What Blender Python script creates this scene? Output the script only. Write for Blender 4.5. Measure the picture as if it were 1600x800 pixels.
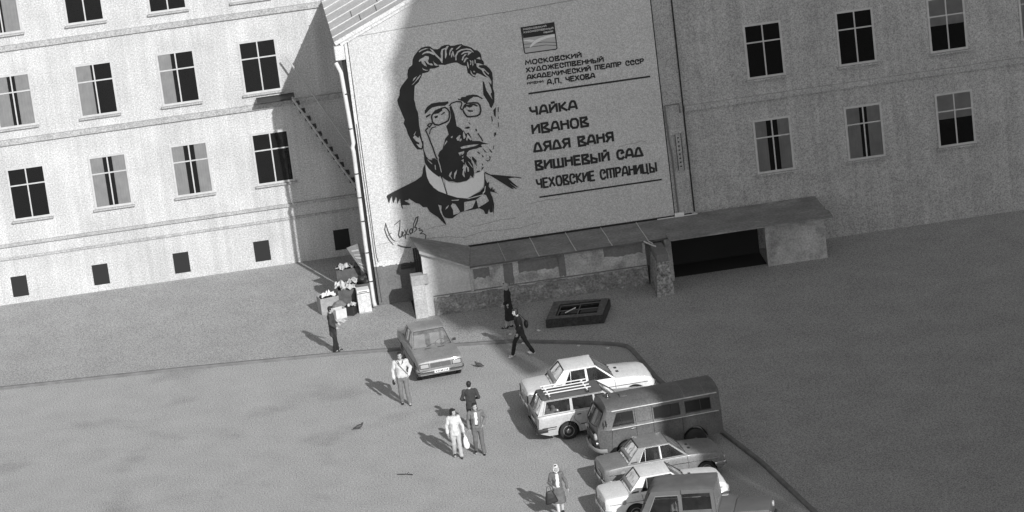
import bpy, bmesh, math, random
import numpy as np
from mathutils import Vector, Matrix, Euler
R = math.radians
sc = bpy.context.scene
for _o in list(bpy.data.objects): bpy.data.objects.remove(_o, do_unlink=True)
C = bpy.context.collection

# ------------------------------------------------------------------ camera
cam_d = bpy.data.cameras.new('camera'); cam = bpy.data.objects.new('camera', cam_d); C.objects.link(cam)
cam_d.sensor_width = 36.0; cam_d.lens = 6000 / 1600 * 36.0
cam_d.clip_start = 1.0; cam_d.clip_end = 3000
PITCH, ROLL = R(16.77), R(-7.04)
cam.location = (0, -120, 41.8)
cam.rotation_euler = (Matrix.Rotation(R(90) - PITCH, 3, 'X') @ Matrix.Rotation(ROLL, 3, 'Z')).to_euler()
sc.camera = cam

# ------------------------------------------------------------------ light
SUN_AZ, SUN_EL = R(23.2), R(28.3)          # towards the sun: (sin az, -cos az)
w = bpy.data.worlds.new('World'); sc.world = w; w.use_nodes = True
nt = w.node_tree; nt.nodes.clear()
sky = nt.nodes.new('ShaderNodeTexSky'); sky.sky_type = 'NISHITA'; sky.sun_disc = False
sky.sun_elevation = SUN_EL; sky.sun_rotation = R(180) - SUN_AZ
bw = nt.nodes.new('ShaderNodeRGBToBW'); bg = nt.nodes.new('ShaderNodeBackground'); wo = nt.nodes.new('ShaderNodeOutputWorld')
bg.inputs[1].default_value = 0.14
nt.links.new(sky.outputs[0], bw.inputs[0]); nt.links.new(bw.outputs[0], bg.inputs[0]); nt.links.new(bg.outputs[0], wo.inputs[0])
sun_d = bpy.data.lights.new('sun', 'SUN'); sun = bpy.data.objects.new('sun', sun_d); C.objects.link(sun)
sun_d.energy = 4.1; sun_d.angle = R(0.53); sun_d.color = (1, 1, 1)
sd = Vector((math.sin(SUN_AZ) * math.cos(SUN_EL), -math.cos(SUN_AZ) * math.cos(SUN_EL), math.sin(SUN_EL)))
sun.rotation_euler = sd.to_track_quat('Z', 'Y').to_euler(); sun.location = sd * 200
sc.view_settings.view_transform = 'Standard'; sc.view_settings.look = 'None'
sc.view_settings.exposure = 0.0; sc.view_settings.gamma = 1.0; sc.view_settings.use_curve_mapping = False

# ------------------------------------------------------------------ materials (black-and-white place)
MATS = {}
def mat(name, v, rough=.8, var=0., scale=4., grain=0., gscale=40., bump=0., bscale=60., metal=0., coat=0., spec=.5, streak=0., blotch=None):
    """grey base v, broad variation var (noise at scale), fine aggregate grain, bump, vertical streaks; blotch=(scale, lo, hi, value) worn patches"""
    if name in MATS: return MATS[name]
    m = bpy.data.materials.new(name); MATS[name] = m; m.use_nodes = True
    n = m.node_tree.nodes; l = m.node_tree.links
    b = n['Principled BSDF']; b.inputs['Roughness'].default_value = rough; b.inputs['Metallic'].default_value = metal
    b.inputs['Coat Weight'].default_value = coat; b.inputs['Specular IOR Level'].default_value = spec
    b.inputs['Base Color'].default_value = (v, v, v, 1)
    tc = n.new('ShaderNodeTexCoord'); co = tc.outputs['Object']
    def noise(s, det=4., vec=co):
        t = n.new('ShaderNodeTexNoise'); t.inputs['Scale'].default_value = s; t.inputs['Detail'].default_value = det
        l.new(vec, t.inputs['Vector']); return t.outputs[0]
    def mathn(op, a, bb):
        t = n.new('ShaderNodeMath'); t.operation = op
        for i, x in enumerate((a, bb)):
            if isinstance(x, (int, float)): t.inputs[i].default_value = x
            else: l.new(x, t.inputs[i])
        return t.outputs[0]
    val = None
    def addmul(sock, amt):   # multiply val by 1 + amt*(2*sock-1)
        nonlocal val
        f = mathn('MULTIPLY_ADD', sock, 2 * amt); f.node.inputs[2].default_value = 1 - amt
        val = f if val is None else mathn('MULTIPLY', val, f)
    if var: addmul(noise(scale), var * 2.2)
    if grain: addmul(noise(gscale, 2.), grain * 2.2)
    if streak:
        mp = n.new('ShaderNodeMapping'); mp.inputs['Scale'].default_value = (3., 3., .12); l.new(co, mp.inputs[0])
        addmul(noise(1.6, 5., mp.outputs[0]), streak * 2.2)
    if blotch:
        bs, lo, hi, bv = blotch
        mr = n.new('ShaderNodeMapRange'); l.new(noise(bs, 6.), mr.inputs[0]); mr.inputs[1].default_value = lo; mr.inputs[2].default_value = hi
        mr.inputs[3].default_value = 1.; mr.inputs[4].default_value = bv / max(v, 1e-3)
        val = mr.outputs[0] if val is None else mathn('MULTIPLY', val, mr.outputs[0])
    if val is not None:
        o = mathn('MULTIPLY', val, v); o.node.use_clamp = True
        cb = n.new('ShaderNodeCombineColor'); 
        for i in range(3): l.new(o, cb.inputs[i])
        l.new(cb.outputs[0], b.inputs['Base Color'])
    if bump:
        bp = n.new('ShaderNodeBump'); bp.inputs['Strength'].default_value = bump; bp.inputs['Distance'].default_value = .02
        l.new(noise(bscale, 4.), bp.inputs['Height']); l.new(bp.outputs[0], b.inputs['Normal'])
    return m
def glass(name, tint, fac=.1, dust_sheen=0.):
    if name in MATS: return MATS[name]
    m = bpy.data.materials.new(name); MATS[name] = m; m.use_nodes = True
    n = m.node_tree.nodes; l = m.node_tree.links; n.clear()
    n.clear() if False else None; o = n.new('ShaderNodeOutputMaterial'); tr = n.new('ShaderNodeBsdfTransparent'); gl = n.new('ShaderNodeBsdfGlossy'); mx = n.new('ShaderNodeMixShader'); fr = n.new('ShaderNodeLayerWeight')
    tr.inputs[0].default_value = (tint, tint, tint, 1); gl.inputs['Roughness'].default_value = .06; gl.inputs[0].default_value = (.9, .9, .9, 1)
    fr.inputs[0].default_value = fac
    tc = n.new('ShaderNodeTexCoord'); ns = n.new('ShaderNodeTexNoise'); ns.inputs['Scale'].default_value = 2.5; l.new(tc.outputs['Object'], ns.inputs['Vector'])
    bp = n.new('ShaderNodeBump'); bp.inputs['Strength'].default_value = .15; bp.inputs['Distance'].default_value = .05; l.new(ns.outputs[0], bp.inputs['Height']); l.new(bp.outputs[0], gl.inputs['Normal'])
    l.new(fr.outputs[0], mx.inputs[0]); l.new(tr.outputs[0], mx.inputs[1]); l.new(gl.outputs[0], mx.inputs[2]); 
    if dust_sheen:
        df = n.new('ShaderNodeBsdfDiffuse'); df.inputs[0].default_value = (.42, .42, .42, 1); m2 = n.new('ShaderNodeMixShader')  # dusty film that also stands in for bright sky reflection
        n2 = n.new('ShaderNodeTexNoise'); n2.inputs['Scale'].default_value = 3.5; n2.inputs['Detail'].default_value = 5; l.new(tc.outputs['Object'], n2.inputs['Vector'])
        mr = n.new('ShaderNodeMapRange'); mr.inputs[1].default_value = .3; mr.inputs[2].default_value = .7; mr.inputs[3].default_value = dust_sheen * .55; mr.inputs[4].default_value = dust_sheen * 1.45; l.new(n2.outputs[0], mr.inputs[0])
        l.new(mr.outputs[0], m2.inputs[0]); l.new(mx.outputs[0], m2.inputs[1]); l.new(df.outputs[0], m2.inputs[2]); l.new(m2.outputs[0], o.inputs[0])
    else: l.new(mx.outputs[0], o.inputs[0])
    return m

asphalt = mat('asphalt', .375, .92, var=.07, scale=.9, grain=.55, gscale=22, bump=.35, bscale=45, streak=0, blotch=(.35, .55, .75, .26))
pave_m = mat('pavement_asphalt', .335, .92, var=.09, scale=.7, grain=.55, gscale=20, bump=.35, bscale=40)
kerb_m = mat('kerb_stone', .17, .85, var=.2, scale=3, grain=.15, bump=.3)
wall_paint = mat('mural_wall_paint', .53, .85, var=.05, scale=.7, grain=.30, gscale=24, bump=.12, bscale=40, streak=.03)
wall_white = mat('white_plaster', .60, .85, var=.05, scale=1.2, grain=.3, gscale=24, bump=.12, streak=.06)
wall_side = mat('stained_plaster', .38, .88, var=.10, scale=1.1, grain=.4, gscale=22, bump=.15, streak=.12)
plinth_m = mat('plinth_plaster', .15, .9, var=.18, scale=1.6, grain=.22, gscale=20, bump=.4, bscale=25)
black_paint = mat('black_wall_paint', .022, .75, var=.25, scale=1.5, grain=.12, gscale=24)
light_paint = mat('light_wall_paint', .74, .8, var=.03, scale=1.5, grain=.06, gscale=24)
field_paint = mat('grey_wall_paint', .46, .8, var=.06, scale=3)
annex_m = mat('patchy_plaster', .44, .9, var=.25, scale=1.3, grain=.26, gscale=16, bump=.5, bscale=18, blotch=(1.7, .5, .68, .25))
annex_lit = mat('plain_sunlit_plaster', .52, .9, var=.08, scale=1.3, grain=.16, gscale=18, bump=.3, bscale=20)  # paler copy of the annex plaster, sunlit tone put into the colour
rubble_m = mat('crumbling_plinth', .23, .95, var=.3, scale=1.8, grain=.45, gscale=14, bump=.6, bscale=14, blotch=(4.5, .54, .74, .44))
patch_m = mat('cement_patch', .17, .9, var=.12, scale=2, grain=.15, gscale=16)
roof_metal = mat('sheet_metal_roof', .56, .6, var=.12, scale=1.2, grain=.15, gscale=12, spec=.3)
annex_roof_m = mat('weathered_tin', .22, .7, var=.25, scale=1.1, grain=.25, gscale=10, bump=.15, blotch=(1.4, .55, .7, .28))
seam_m = mat('bright_seam', .55, .55, var=.2, scale=6)
dark_m = mat('line_and_shade_black', .02, .9)  # flat black for lines and gaps, and for shade painted into openings
pipe_m = mat('painted_pipe', .62, .55, var=.12, scale=3)
wood_dark = mat('old_dark_boards', .05, .85, var=.3, scale=2, streak=.3)
stone_pier = mat('pier_concrete', .42, .9, var=.15, scale=2.5, grain=.25, gscale=16, bump=.4)
facade_m = mat('grey_facade_plaster', .50, .9, var=.12, scale=.8, grain=.35, gscale=20, streak=.10)
tile_m = mat('black_glazed_tile', .035, .45, var=.5, scale=9, grain=.5, gscale=14)
tile_top = mat('grey_tile_top', .11, .8, var=.35, scale=8, grain=.4, gscale=14)  # kerb top greyer than the tiled sides
iron_m = mat('dark_iron', .05, .6, metal=.3)
pane_dark = mat('dark_window_glass', .012, .12, spec=.22)
frame_m = mat('window_frame_paint', .5, .7, var=.1, scale=5)
tyre_m = mat('tyre_rubber', .025, .85, grain=.2)
rim_m = mat('steel_rim', .28, .45, metal=.4)
chrome_m = mat('chrome', .62, .22, metal=1.)
black_plastic = mat('black_plastic', .03, .6)
lamp_m = mat('headlamp_lens', .42, .12, coat=.5)
tail_m = mat('tail_lamp_lens', .10, .2, coat=.5)
interior_m = mat('car_interior', .05, .9)
seat_m = mat('seat_cover', .20, .85, var=.1)
pale_seat = mat('pale_seat_cover', .55, .85, var=.1)
car_glass = glass('car_glass', .70, .34, .30)
side_glass = glass('side_glass', .38, .12, .05)
room_glass = glass('room_glass', .6, .25)
grey_car = mat('grey_car_paint', .24, .42, var=.14, scale=3, grain=.2, gscale=18, coat=.25)
white_car = mat('white_car_paint', .76, .4, var=.07, scale=3, grain=.12, gscale=18, coat=.25)
silver_car = mat('pale_car_paint', .46, .35, var=.08, scale=3, grain=.12, gscale=18, coat=.35)
wagon_roof_m = mat('dull_roof_paint', .12, .5, var=.1, scale=2, coat=.2)
olive_car = mat('drab_van_paint', .125, .55, var=.16, scale=2.5, grain=.25, gscale=18, coat=.06, spec=.4)
mid_car = mat('mid_grey_car_paint', .21, .42, var=.14, scale=3, grain=.2, gscale=18, coat=.25)
canvas_m = mat('canvas_hood', .12, .9, var=.2, scale=2, bump=.5, bscale=7)
jeep_m = mat('jeep_paint', .12, .45, var=.08, coat=.2)
skin_m = mat('skin', .42, .6, var=.05); hair_m = mat('dark_hair', .018, .6, grain=.3); grey_hair = mat('greying_hair', .05, .7)
white_cloth = mat('white_cloth', .72, .9, var=.08, scale=9, bump=.4, bscale=14)
pale_cloth = mat('pale_jacket_cloth', .58, .9, var=.1, scale=9, bump=.5, bscale=12)
pale_denim = mat('pale_trouser_cloth', .44, .9, var=.12, scale=8, bump=.5, bscale=12)
mid_cloth = mat('mid_grey_cloth', .17, .9, var=.15, scale=8, bump=.5, bscale=12)
coat_cloth = mat('grey_coat_cloth', .13, .9, var=.18, scale=8, bump=.5, bscale=12)
dark_cloth = mat('charcoal_cloth', .045, .9, var=.2, scale=8, bump=.5, bscale=12)
black_cloth = mat('black_cloth', .018, .9, var=.2, scale=8, bump=.4, bscale=12)
shoe_m = mat('black_shoe', .02, .5); trainer_m = mat('white_trainer', .75, .7)
bag_black = mat('black_bag_leather', .018, .55, bump=.4, bscale=12); bag_white = mat('white_plastic_bag', .78, .5, bump=.5, bscale=14)
feature_m = mat('dark_features', .06, .6); lip_m = mat('lips', .2, .6)

# ------------------------------------------------------------------ mesh helpers
class MB:
    def __init__(s): s.bm = bmesh.new()
    def face(s, pts):
        try: return s.bm.faces.new([s.bm.verts.new(p) for p in pts])
        except ValueError: return None
    def prism(s, pts, vec):
        """planar polygon pts extruded by vec"""
        v = Vector(vec); a = [s.bm.verts.new(p) for p in pts]; b = [s.bm.verts.new(Vector(p) + v) for p in pts]
        n = len(pts); s.bm.faces.new(a); s.bm.faces.new(b[::-1])
        for i in range(n): s.bm.faces.new((a[i], b[i], b[(i + 1) % n], a[(i + 1) % n]))
        return s
    def box(s, x0, x1, y0, y1, z0, z1, bev=0., M=None):
        vs = [s.bm.verts.new((x, y, z)) for x in (x0, x1) for y in (y0, y1) for z in (z0, z1)]
        fs = [(0, 1, 3, 2), (4, 6, 7, 5), (0, 4, 5, 1), (2, 3, 7, 6), (0, 2, 6, 4), (1, 5, 7, 3)]
        faces = [s.bm.faces.new([vs[i] for i in f]) for f in fs]
        if bev:
            es = list({e for f in faces for e in f.edges})
            r = bmesh.ops.bevel(s.bm, geom=es, offset=bev, segments=2, affect='EDGES', profile=.6)
            vs = list({v for f in r['faces'] for v in f.verts} | {v for v in vs if v.is_valid})
        if M is not None:
            for v in vs:
                if v.is_valid: v.co = M @ v.co
        return s
    def tube(s, pts, r, n=8, caps=True):
        """round bar along pts; r a number or one radius per point"""
        pts = [Vector(p) for p in pts]; rr = [r] * len(pts) if isinstance(r, (int, float)) else list(r); rings = []
        up = None
        for i, p in enumerate(pts):
            d = (pts[min(i + 1, len(pts) - 1)] - pts[max(i - 1, 0)])
            d = d.normalized() if d.length > 1e-9 else Vector((0, 0, 1))
            if up is None: up = Vector((0, 0, 1)) if abs(d.z) < .9 else Vector((0, 1, 0))
            a = d.cross(up).normalized(); b = a.cross(d).normalized(); up = b
            q = rr[i] if isinstance(rr[i], (tuple, list)) else (rr[i], rr[i])
            rings.append([s.bm.verts.new(p + a * math.cos(2 * math.pi * k / n) * q[0] + b * math.sin(2 * math.pi * k / n) * q[1]) for k in range(n)])
        for A, B in zip(rings, rings[1:]):
            for k in range(n): s.bm.faces.new((A[k], A[(k + 1) % n], B[(k + 1) % n], B[k]))
        if caps: s.bm.faces.new(rings[0][::-1]); s.bm.faces.new(rings[-1])
        return s
    def ball(s, c, r, M=None, u=14, v=9):
        r = (r, r, r) if isinstance(r, (int, float)) else r
        m = Matrix.Translation(c) @ (M.to_4x4() if M is not None else Matrix.Identity(4)) @ Matrix.Diagonal((*r, 1))
        bmesh.ops.create_uvsphere(s.bm, u_segments=u, v_segments=v, radius=1, matrix=m); return s
    def lathe(s, prof, axis='X', n=20, c=(0, 0, 0)):
        """prof = (offset along axis, radius)"""
        rings = []
        for h, r in prof:
            ring = []
            for k in range(n):
                a = 2 * math.pi * k / n; u, v = math.cos(a) * r, math.sin(a) * r
                p = (h, u, v) if axis == 'X' else ((u, h, v) if axis == 'Y' else (u, v, h))
                ring.append(s.bm.verts.new(Vector(p) + Vector(c)))
            rings.append(ring)
        for A, B in zip(rings, rings[1:]):
            for k in range(n): s.bm.faces.new((A[k], A[(k + 1) % n], B[(k + 1) % n], B[k]))
        s.bm.faces.new(rings[0][::-1]); s.bm.faces.new(rings[-1]); return s
    def loft(s, rings, caps=True):
        V = [[s.bm.verts.new(p) for p in r] for r in rings]; n = len(V[0])
        for A, B in zip(V, V[1:]):
            for k in range(n): s.bm.faces.new((A[k], A[(k + 1) % n], B[(k + 1) % n], B[k]))
        if caps: s.bm.faces.new(V[0][::-1]); s.bm.faces.new(V[-1])
        return s
    def build(s, name, m, parent=None, smooth=None, loc=None, flip=True):
        bm = s.bm
        if flip: bmesh.ops.recalc_face_normals(bm, faces=bm.faces[:])
        me = bpy.data.meshes.new(name); bm.to_mesh(me); bm.free()
        for x in (m if isinstance(m, (list, tuple)) else [m]): me.materials.append(x)
        o = bpy.data.objects.new(name, me); C.objects.link(o)
        if parent is not None: o.parent = parent
        if loc is not None: o.location = loc
        if smooth:
            for p in me.polygons: p.use_smooth = True
            try: me.set_sharp_from_angle(angle=R(smooth))
            except Exception: pass
        return o
def tag(o, label=None, cat=None, group=None, kind=None):
    if label: o['label'] = label
    if cat: o['category'] = cat
    if group: o['group'] = group
    if kind: o['kind'] = kind
    return o
def thing(name, label, cat, loc=(0, 0, 0), rz=0., group=None, scale=1.):
    o = bpy.data.objects.new(name, None); C.objects.link(o); o.location = loc; o.rotation_euler = (0, 0, rz); o.scale = (scale,) * 3
    o.empty_display_size = .3
    return tag(o, label, cat, group)
def organic(mb, voxel, smooth=2, folds=0.):
    """fuse the pieces of a builder into one continuous surface"""
    me = bpy.data.meshes.new('tmp'); bmesh.ops.recalc_face_normals(mb.bm, faces=mb.bm.faces[:]); mb.bm.to_mesh(me); mb.bm.free()
    o = bpy.data.objects.new('tmp', me); C.objects.link(o)
    md = o.modifiers.new('r', 'REMESH'); md.mode = 'VOXEL'; md.voxel_size = voxel; md.use_smooth_shade = True
    if folds:
        tx = bpy.data.textures.get('folds') or bpy.data.textures.new('folds', 'CLOUDS'); tx.noise_scale = .11; tx.noise_depth = 1
        md2 = o.modifiers.new('d', 'DISPLACE'); md2.texture = tx; md2.texture_coords = 'LOCAL'; md2.strength = folds; md2.mid_level = .5
    if smooth: ms = o.modifiers.new('s', 'SMOOTH'); ms.factor = .5; ms.iterations = smooth
    dg = bpy.context.evaluated_depsgraph_get(); nm = bpy.data.meshes.new_from_object(o.evaluated_get(dg))
    bpy.data.objects.remove(o); bpy.data.meshes.remove(me)
    for p in nm.polygons: p.use_smooth = True
    return nm
def link_mesh(name, me, m, parent):
    me.name = name; me.materials.clear(); me.materials.append(m)
    o = bpy.data.objects.new(name, me); C.objects.link(o); o.parent = parent; return o

# traced outlines of the wall painting in metres (along the wall, height)
PORTRAIT_DARK=[
 [(1.851,8.033),(1.925,8.154),(2.033,8.27),(2.193,8.426),(2.191,8.558),(2.235,8.719),(2.299,8.805),(2.412,8.872),(2.449,9.07),(2.524,9.202),(2.698,9.379),(2.812,9.458),(2.978,9.482),(3.116,9.469),(3.158,9.432),(3.241,9.348),(3.377,9.317),(3.474,9.35),(3.527,9.402),(3.672,9.441),(3.811,9.432),(3.874,9.376),(4.013,9.367),(4.131,9.386),(4.283,9.388),(4.323,9.334),(4.512,9.259),(4.621,9.196),(4.703,9.1),(4.816,9.072),(4.888,8.99),(4.933,8.876),(4.926,8.721),(4.976,8.654),(5.001,8.567),(4.97,8.512),(5.07,8.461),(5.172,8.339),(5.247,8.184),(5.245,8.016),(5.22,7.804),(5.155,7.909),(5.04,8.022),(4.931,8.086),(4.824,8.174),(4.692,8.241),(4.638,8.177),(4.548,8.214),(4.619,8.12),(4.626,8.083),(4.537,8.12),(4.434,8.231),(4.36,8.301),(4.356,8.457),(4.345,8.555),(4.198,8.6),(4.049,8.717),(3.97,8.741),(3.771,8.734),(3.58,8.702),(3.479,8.729),(3.353,8.747),(3.378,8.672),(3.222,8.635),(3.024,8.64),(3.006,8.583),(2.952,8.531),(2.81,8.515),(2.74,8.514),(2.693,8.413),(2.563,8.216),(2.408,8.095),(2.378,7.956),(2.322,7.604),(2.342,7.481),(2.35,7.264),(2.401,7.112),(2.4,6.92),(2.384,6.609),(2.417,6.121),(2.427,5.926),(2.432,5.78),(2.376,5.704),(2.203,5.73),(2.125,5.85),(2.025,6.082),(1.931,6.362),(1.907,6.534),(1.83,6.763),(1.883,6.899),(1.787,7.25),(1.725,7.5),(1.71,7.658),(1.813,7.823)],
 [(4.865,7.928),(4.915,7.861),(4.96,7.554),(5.127,7.193),(5.197,7.086),(5.064,6.865),(5.013,6.92),(4.984,7.069),(4.826,7.417),(4.852,7.786)],
 [(5.204,8.022),(5.25,8.016),(5.202,7.614),(5.236,7.417),(5.194,7.062),(5.136,7.167),(5.095,7.414),(5.147,7.454),(5.13,7.601),(5.069,7.874),(5.158,7.741)],
 [(2.634,7.017),(2.648,7.124),(2.746,7.254),(2.923,7.36),(3.181,7.37),(3.413,7.348),(3.531,7.355),(3.545,7.281),(3.395,7.206),(3.164,7.228),(2.927,7.203),(2.8,7.125),(2.695,7.033),(2.644,7.004)],
 [(2.653,6.882),(2.683,6.938),(2.805,6.98),(2.864,6.984),(2.822,6.93),(2.684,6.854)],
 [(2.896,6.955),(3.001,7.048),(3.149,7.11),(3.29,7.113),(3.281,7.043),(3.13,6.956),(2.989,6.953)],
 [(3.205,6.897),(3.32,6.977),(3.367,6.982),(3.361,6.934),(3.238,6.88)],
 [(2.954,6.862),(3.098,6.889),(3.089,6.818),(2.991,6.784)],
 [(3.879,7.424),(3.976,7.361),(4.032,7.437),(4.172,7.429),(4.224,7.469),(4.435,7.474),(4.595,7.439),(4.788,7.291),(4.77,7.245),(4.631,7.35),(4.471,7.385),(4.321,7.311),(4.215,7.206),(4.12,7.196),(4.038,7.292),(3.904,7.348)],
 [(4.079,7.058),(4.157,7.118),(4.324,7.142),(4.485,7.118),(4.592,7.03),(4.542,7.002),(4.411,7.081),(4.356,7.017),(4.261,7.007),(4.174,7.068),(4.108,7.005)],
 [(4.16,6.949),(4.386,6.88),(4.38,6.833),(4.23,6.855)],
 [(3.627,7.184),(3.702,6.848),(3.727,6.386),(3.847,6.308),(3.926,6.188),(3.848,6.127),(3.727,6.096),(3.551,6.002),(3.381,5.954),(3.234,5.903),(3.243,5.975),(3.401,6.12),(3.362,6.368),(3.347,6.442),(3.482,6.579),(3.561,6.748),(3.564,6.965),(3.55,7.135)],
 [(3.984,6.276),(4.106,6.318),(4.187,6.306),(4.191,6.245),(4.096,6.23)],
 [(4.37,6.171),(4.431,6.186),(4.445,6.111),(4.406,6.081)],
 [(4.115,6.582),(4.146,6.547),(4.121,6.533)],
 [(4.161,6.479),(4.206,6.46),(4.235,6.372),(4.207,6.376)],
 [(2.405,6.026),(2.462,6.018),(2.435,5.707),(2.494,5.432),(2.562,5.313),(2.684,5.259),(2.693,5.33),(2.808,5.313),(2.847,5.246),(2.915,5.224),(2.95,5.316),(2.912,5.394),(3.002,5.551),(3.103,5.608),(3.237,5.927),(3.385,5.99),(3.604,6.054),(3.727,6.096),(3.848,6.127),(3.952,6.208),(4.027,6.052),(4.126,6.098),(4.18,5.957),(4.226,5.757),(4.48,5.719),(4.611,5.639),(4.812,5.553),(4.604,5.58),(4.508,5.565),(4.543,5.467),(4.451,5.481),(4.353,5.447),(4.211,5.444),(4.067,5.417),(3.989,5.356),(3.951,5.24),(4.011,5.153),(4.116,5.046),(4.139,4.848),(4.144,4.701),(4.145,4.555),(4.083,4.389),(4.04,4.425),(3.999,4.48),(3.939,4.367),(3.837,4.309),(3.646,4.289),(3.481,4.289),(3.325,4.361),(3.187,4.382),(3.057,4.474),(2.934,4.626),(2.839,4.616),(2.629,4.818),(2.508,4.981),(2.435,5.145),(2.41,5.227),(2.414,5.541),(2.406,5.76)],
 [(4.133,5.189),(4.198,5.143),(4.298,4.994),(4.263,4.902),(4.274,4.803),(4.208,4.838),(4.179,4.988),(4.13,5.068)],
 [(4.041,5.202),(4.095,5.17),(4.078,5.124)],
 [(4.201,4.778),(4.27,4.768),(4.24,4.711)],
 [(4.341,5.352),(4.449,5.275),(4.432,5.229),(4.357,5.289)],
 [(4.5,5.207),(4.561,5.125),(4.543,5.079),(4.503,5.134)],
 [(4.647,5.161),(4.678,5.12),(4.64,5.101)],
 [(4.762,5.132),(4.812,5.064),(4.775,4.948),(4.687,4.9),(4.604,4.997),(4.715,4.944),(4.769,4.997)],
 [(4.459,4.873),(4.514,4.841),(4.483,4.777)],
 [(4.419,4.636),(4.452,4.716),(4.525,4.73),(4.468,4.653)],
 [(4.22,4.551),(4.264,4.623),(4.37,4.619),(4.352,4.573)],
 [(4.783,5.408),(4.893,5.246),(4.865,5.206),(4.806,5.307)],
 [(4.997,5.521),(4.958,5.357),(4.926,5.321),(4.951,5.431)],
 [(4.543,5.467),(4.714,5.224),(4.616,5.292)],
 [(4.373,5.614),(4.509,5.569),(4.546,5.491),(4.406,5.5)],
 [(5.114,6.785),(5.22,6.89),(5.194,6.677),(5.162,6.501),(5.117,6.616)],
 [(5.007,6.584),(5.039,6.555),(5.054,6.384),(5.017,6.372)],
 [(5.289,6.88),(5.319,6.875),(5.301,6.685),(5.269,6.69)],
 [(5.048,5.95),(5.119,5.951),(5.109,5.868),(5.03,5.795)],
 [(5.265,6.522),(5.286,6.519),(5.271,6.436),(5.257,6.438)],
 [(5.233,6.309),(5.26,6.305),(5.239,6.127),(5.218,6.13)],
 [(2.412,5.149),(2.325,5.021),(2.275,4.81),(2.229,4.719),(1.989,4.585),(1.153,4.297),(0.905,4.2),(0.875,4.144),(0.904,4.042),(0.904,3.969),(0.935,3.879),(1.004,4.051),(1.074,4.138),(1.064,3.969),(1.097,3.862),(1.209,4.093),(1.235,4.017),(1.221,3.819),(1.321,3.955),(1.35,3.999),(1.349,3.768),(1.365,3.656),(1.403,3.582),(1.4,3.748),(1.643,3.711),(1.698,3.74),(1.566,3.845),(1.479,3.907),(1.644,3.906),(1.673,3.951),(1.906,3.745),(2.019,3.704),(2.141,3.551),(2.281,3.542),(2.353,3.361),(2.436,3.275),(2.627,3.099),(2.809,2.852),(2.891,2.754),(2.89,2.84),(2.812,3.072),(2.743,3.278),(2.718,3.452),(2.687,3.579),(2.819,3.51),(2.787,3.344),(2.821,3.144),(2.88,3.049),(3.015,2.992),(3.155,2.983),(3.359,3.099),(3.46,3.158),(3.533,3.171),(4.056,3.203),(4.176,3.214),(4.306,3.116),(4.343,3.037),(4.358,2.961),(4.439,2.949),(4.52,3.133),(4.532,3.033),(4.561,2.98),(4.648,3.016),(4.68,3.28),(4.648,2.82),(4.724,3.249),(4.7,3.546),(4.648,3.7),(4.645,3.774),(4.803,3.714),(4.958,3.625),(4.807,3.75),(4.799,3.873),(4.744,3.808),(4.738,3.955),(4.668,3.868),(4.61,3.974),(4.656,4.163),(4.58,4.113),(4.526,4.255),(4.525,4.499),(4.497,4.503),(4.48,4.262),(4.477,4.141),(4.433,3.976),(4.274,3.83),(4.028,3.744),(3.755,3.639),(3.76,3.675),(3.414,3.739),(3.08,3.899),(2.772,4.079),(2.563,4.293),(2.86,4.029),(2.645,4.195),(2.487,4.438),(2.422,4.666),(2.409,4.936)],
 [(4.51,4.513),(4.548,4.537),(4.722,4.416),(5.044,4.341),(5.594,4.205),(5.844,4.127),(5.818,4.101),(5.59,4.174),(5.353,4.168),(5.665,3.805),(5.638,3.784),(5.381,4.006),(5.611,3.752),(5.597,3.734),(5.454,3.824),(5.515,3.741),(5.424,3.767),(5.103,4.047),(4.739,4.357),(4.597,4.451)],
]
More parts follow.
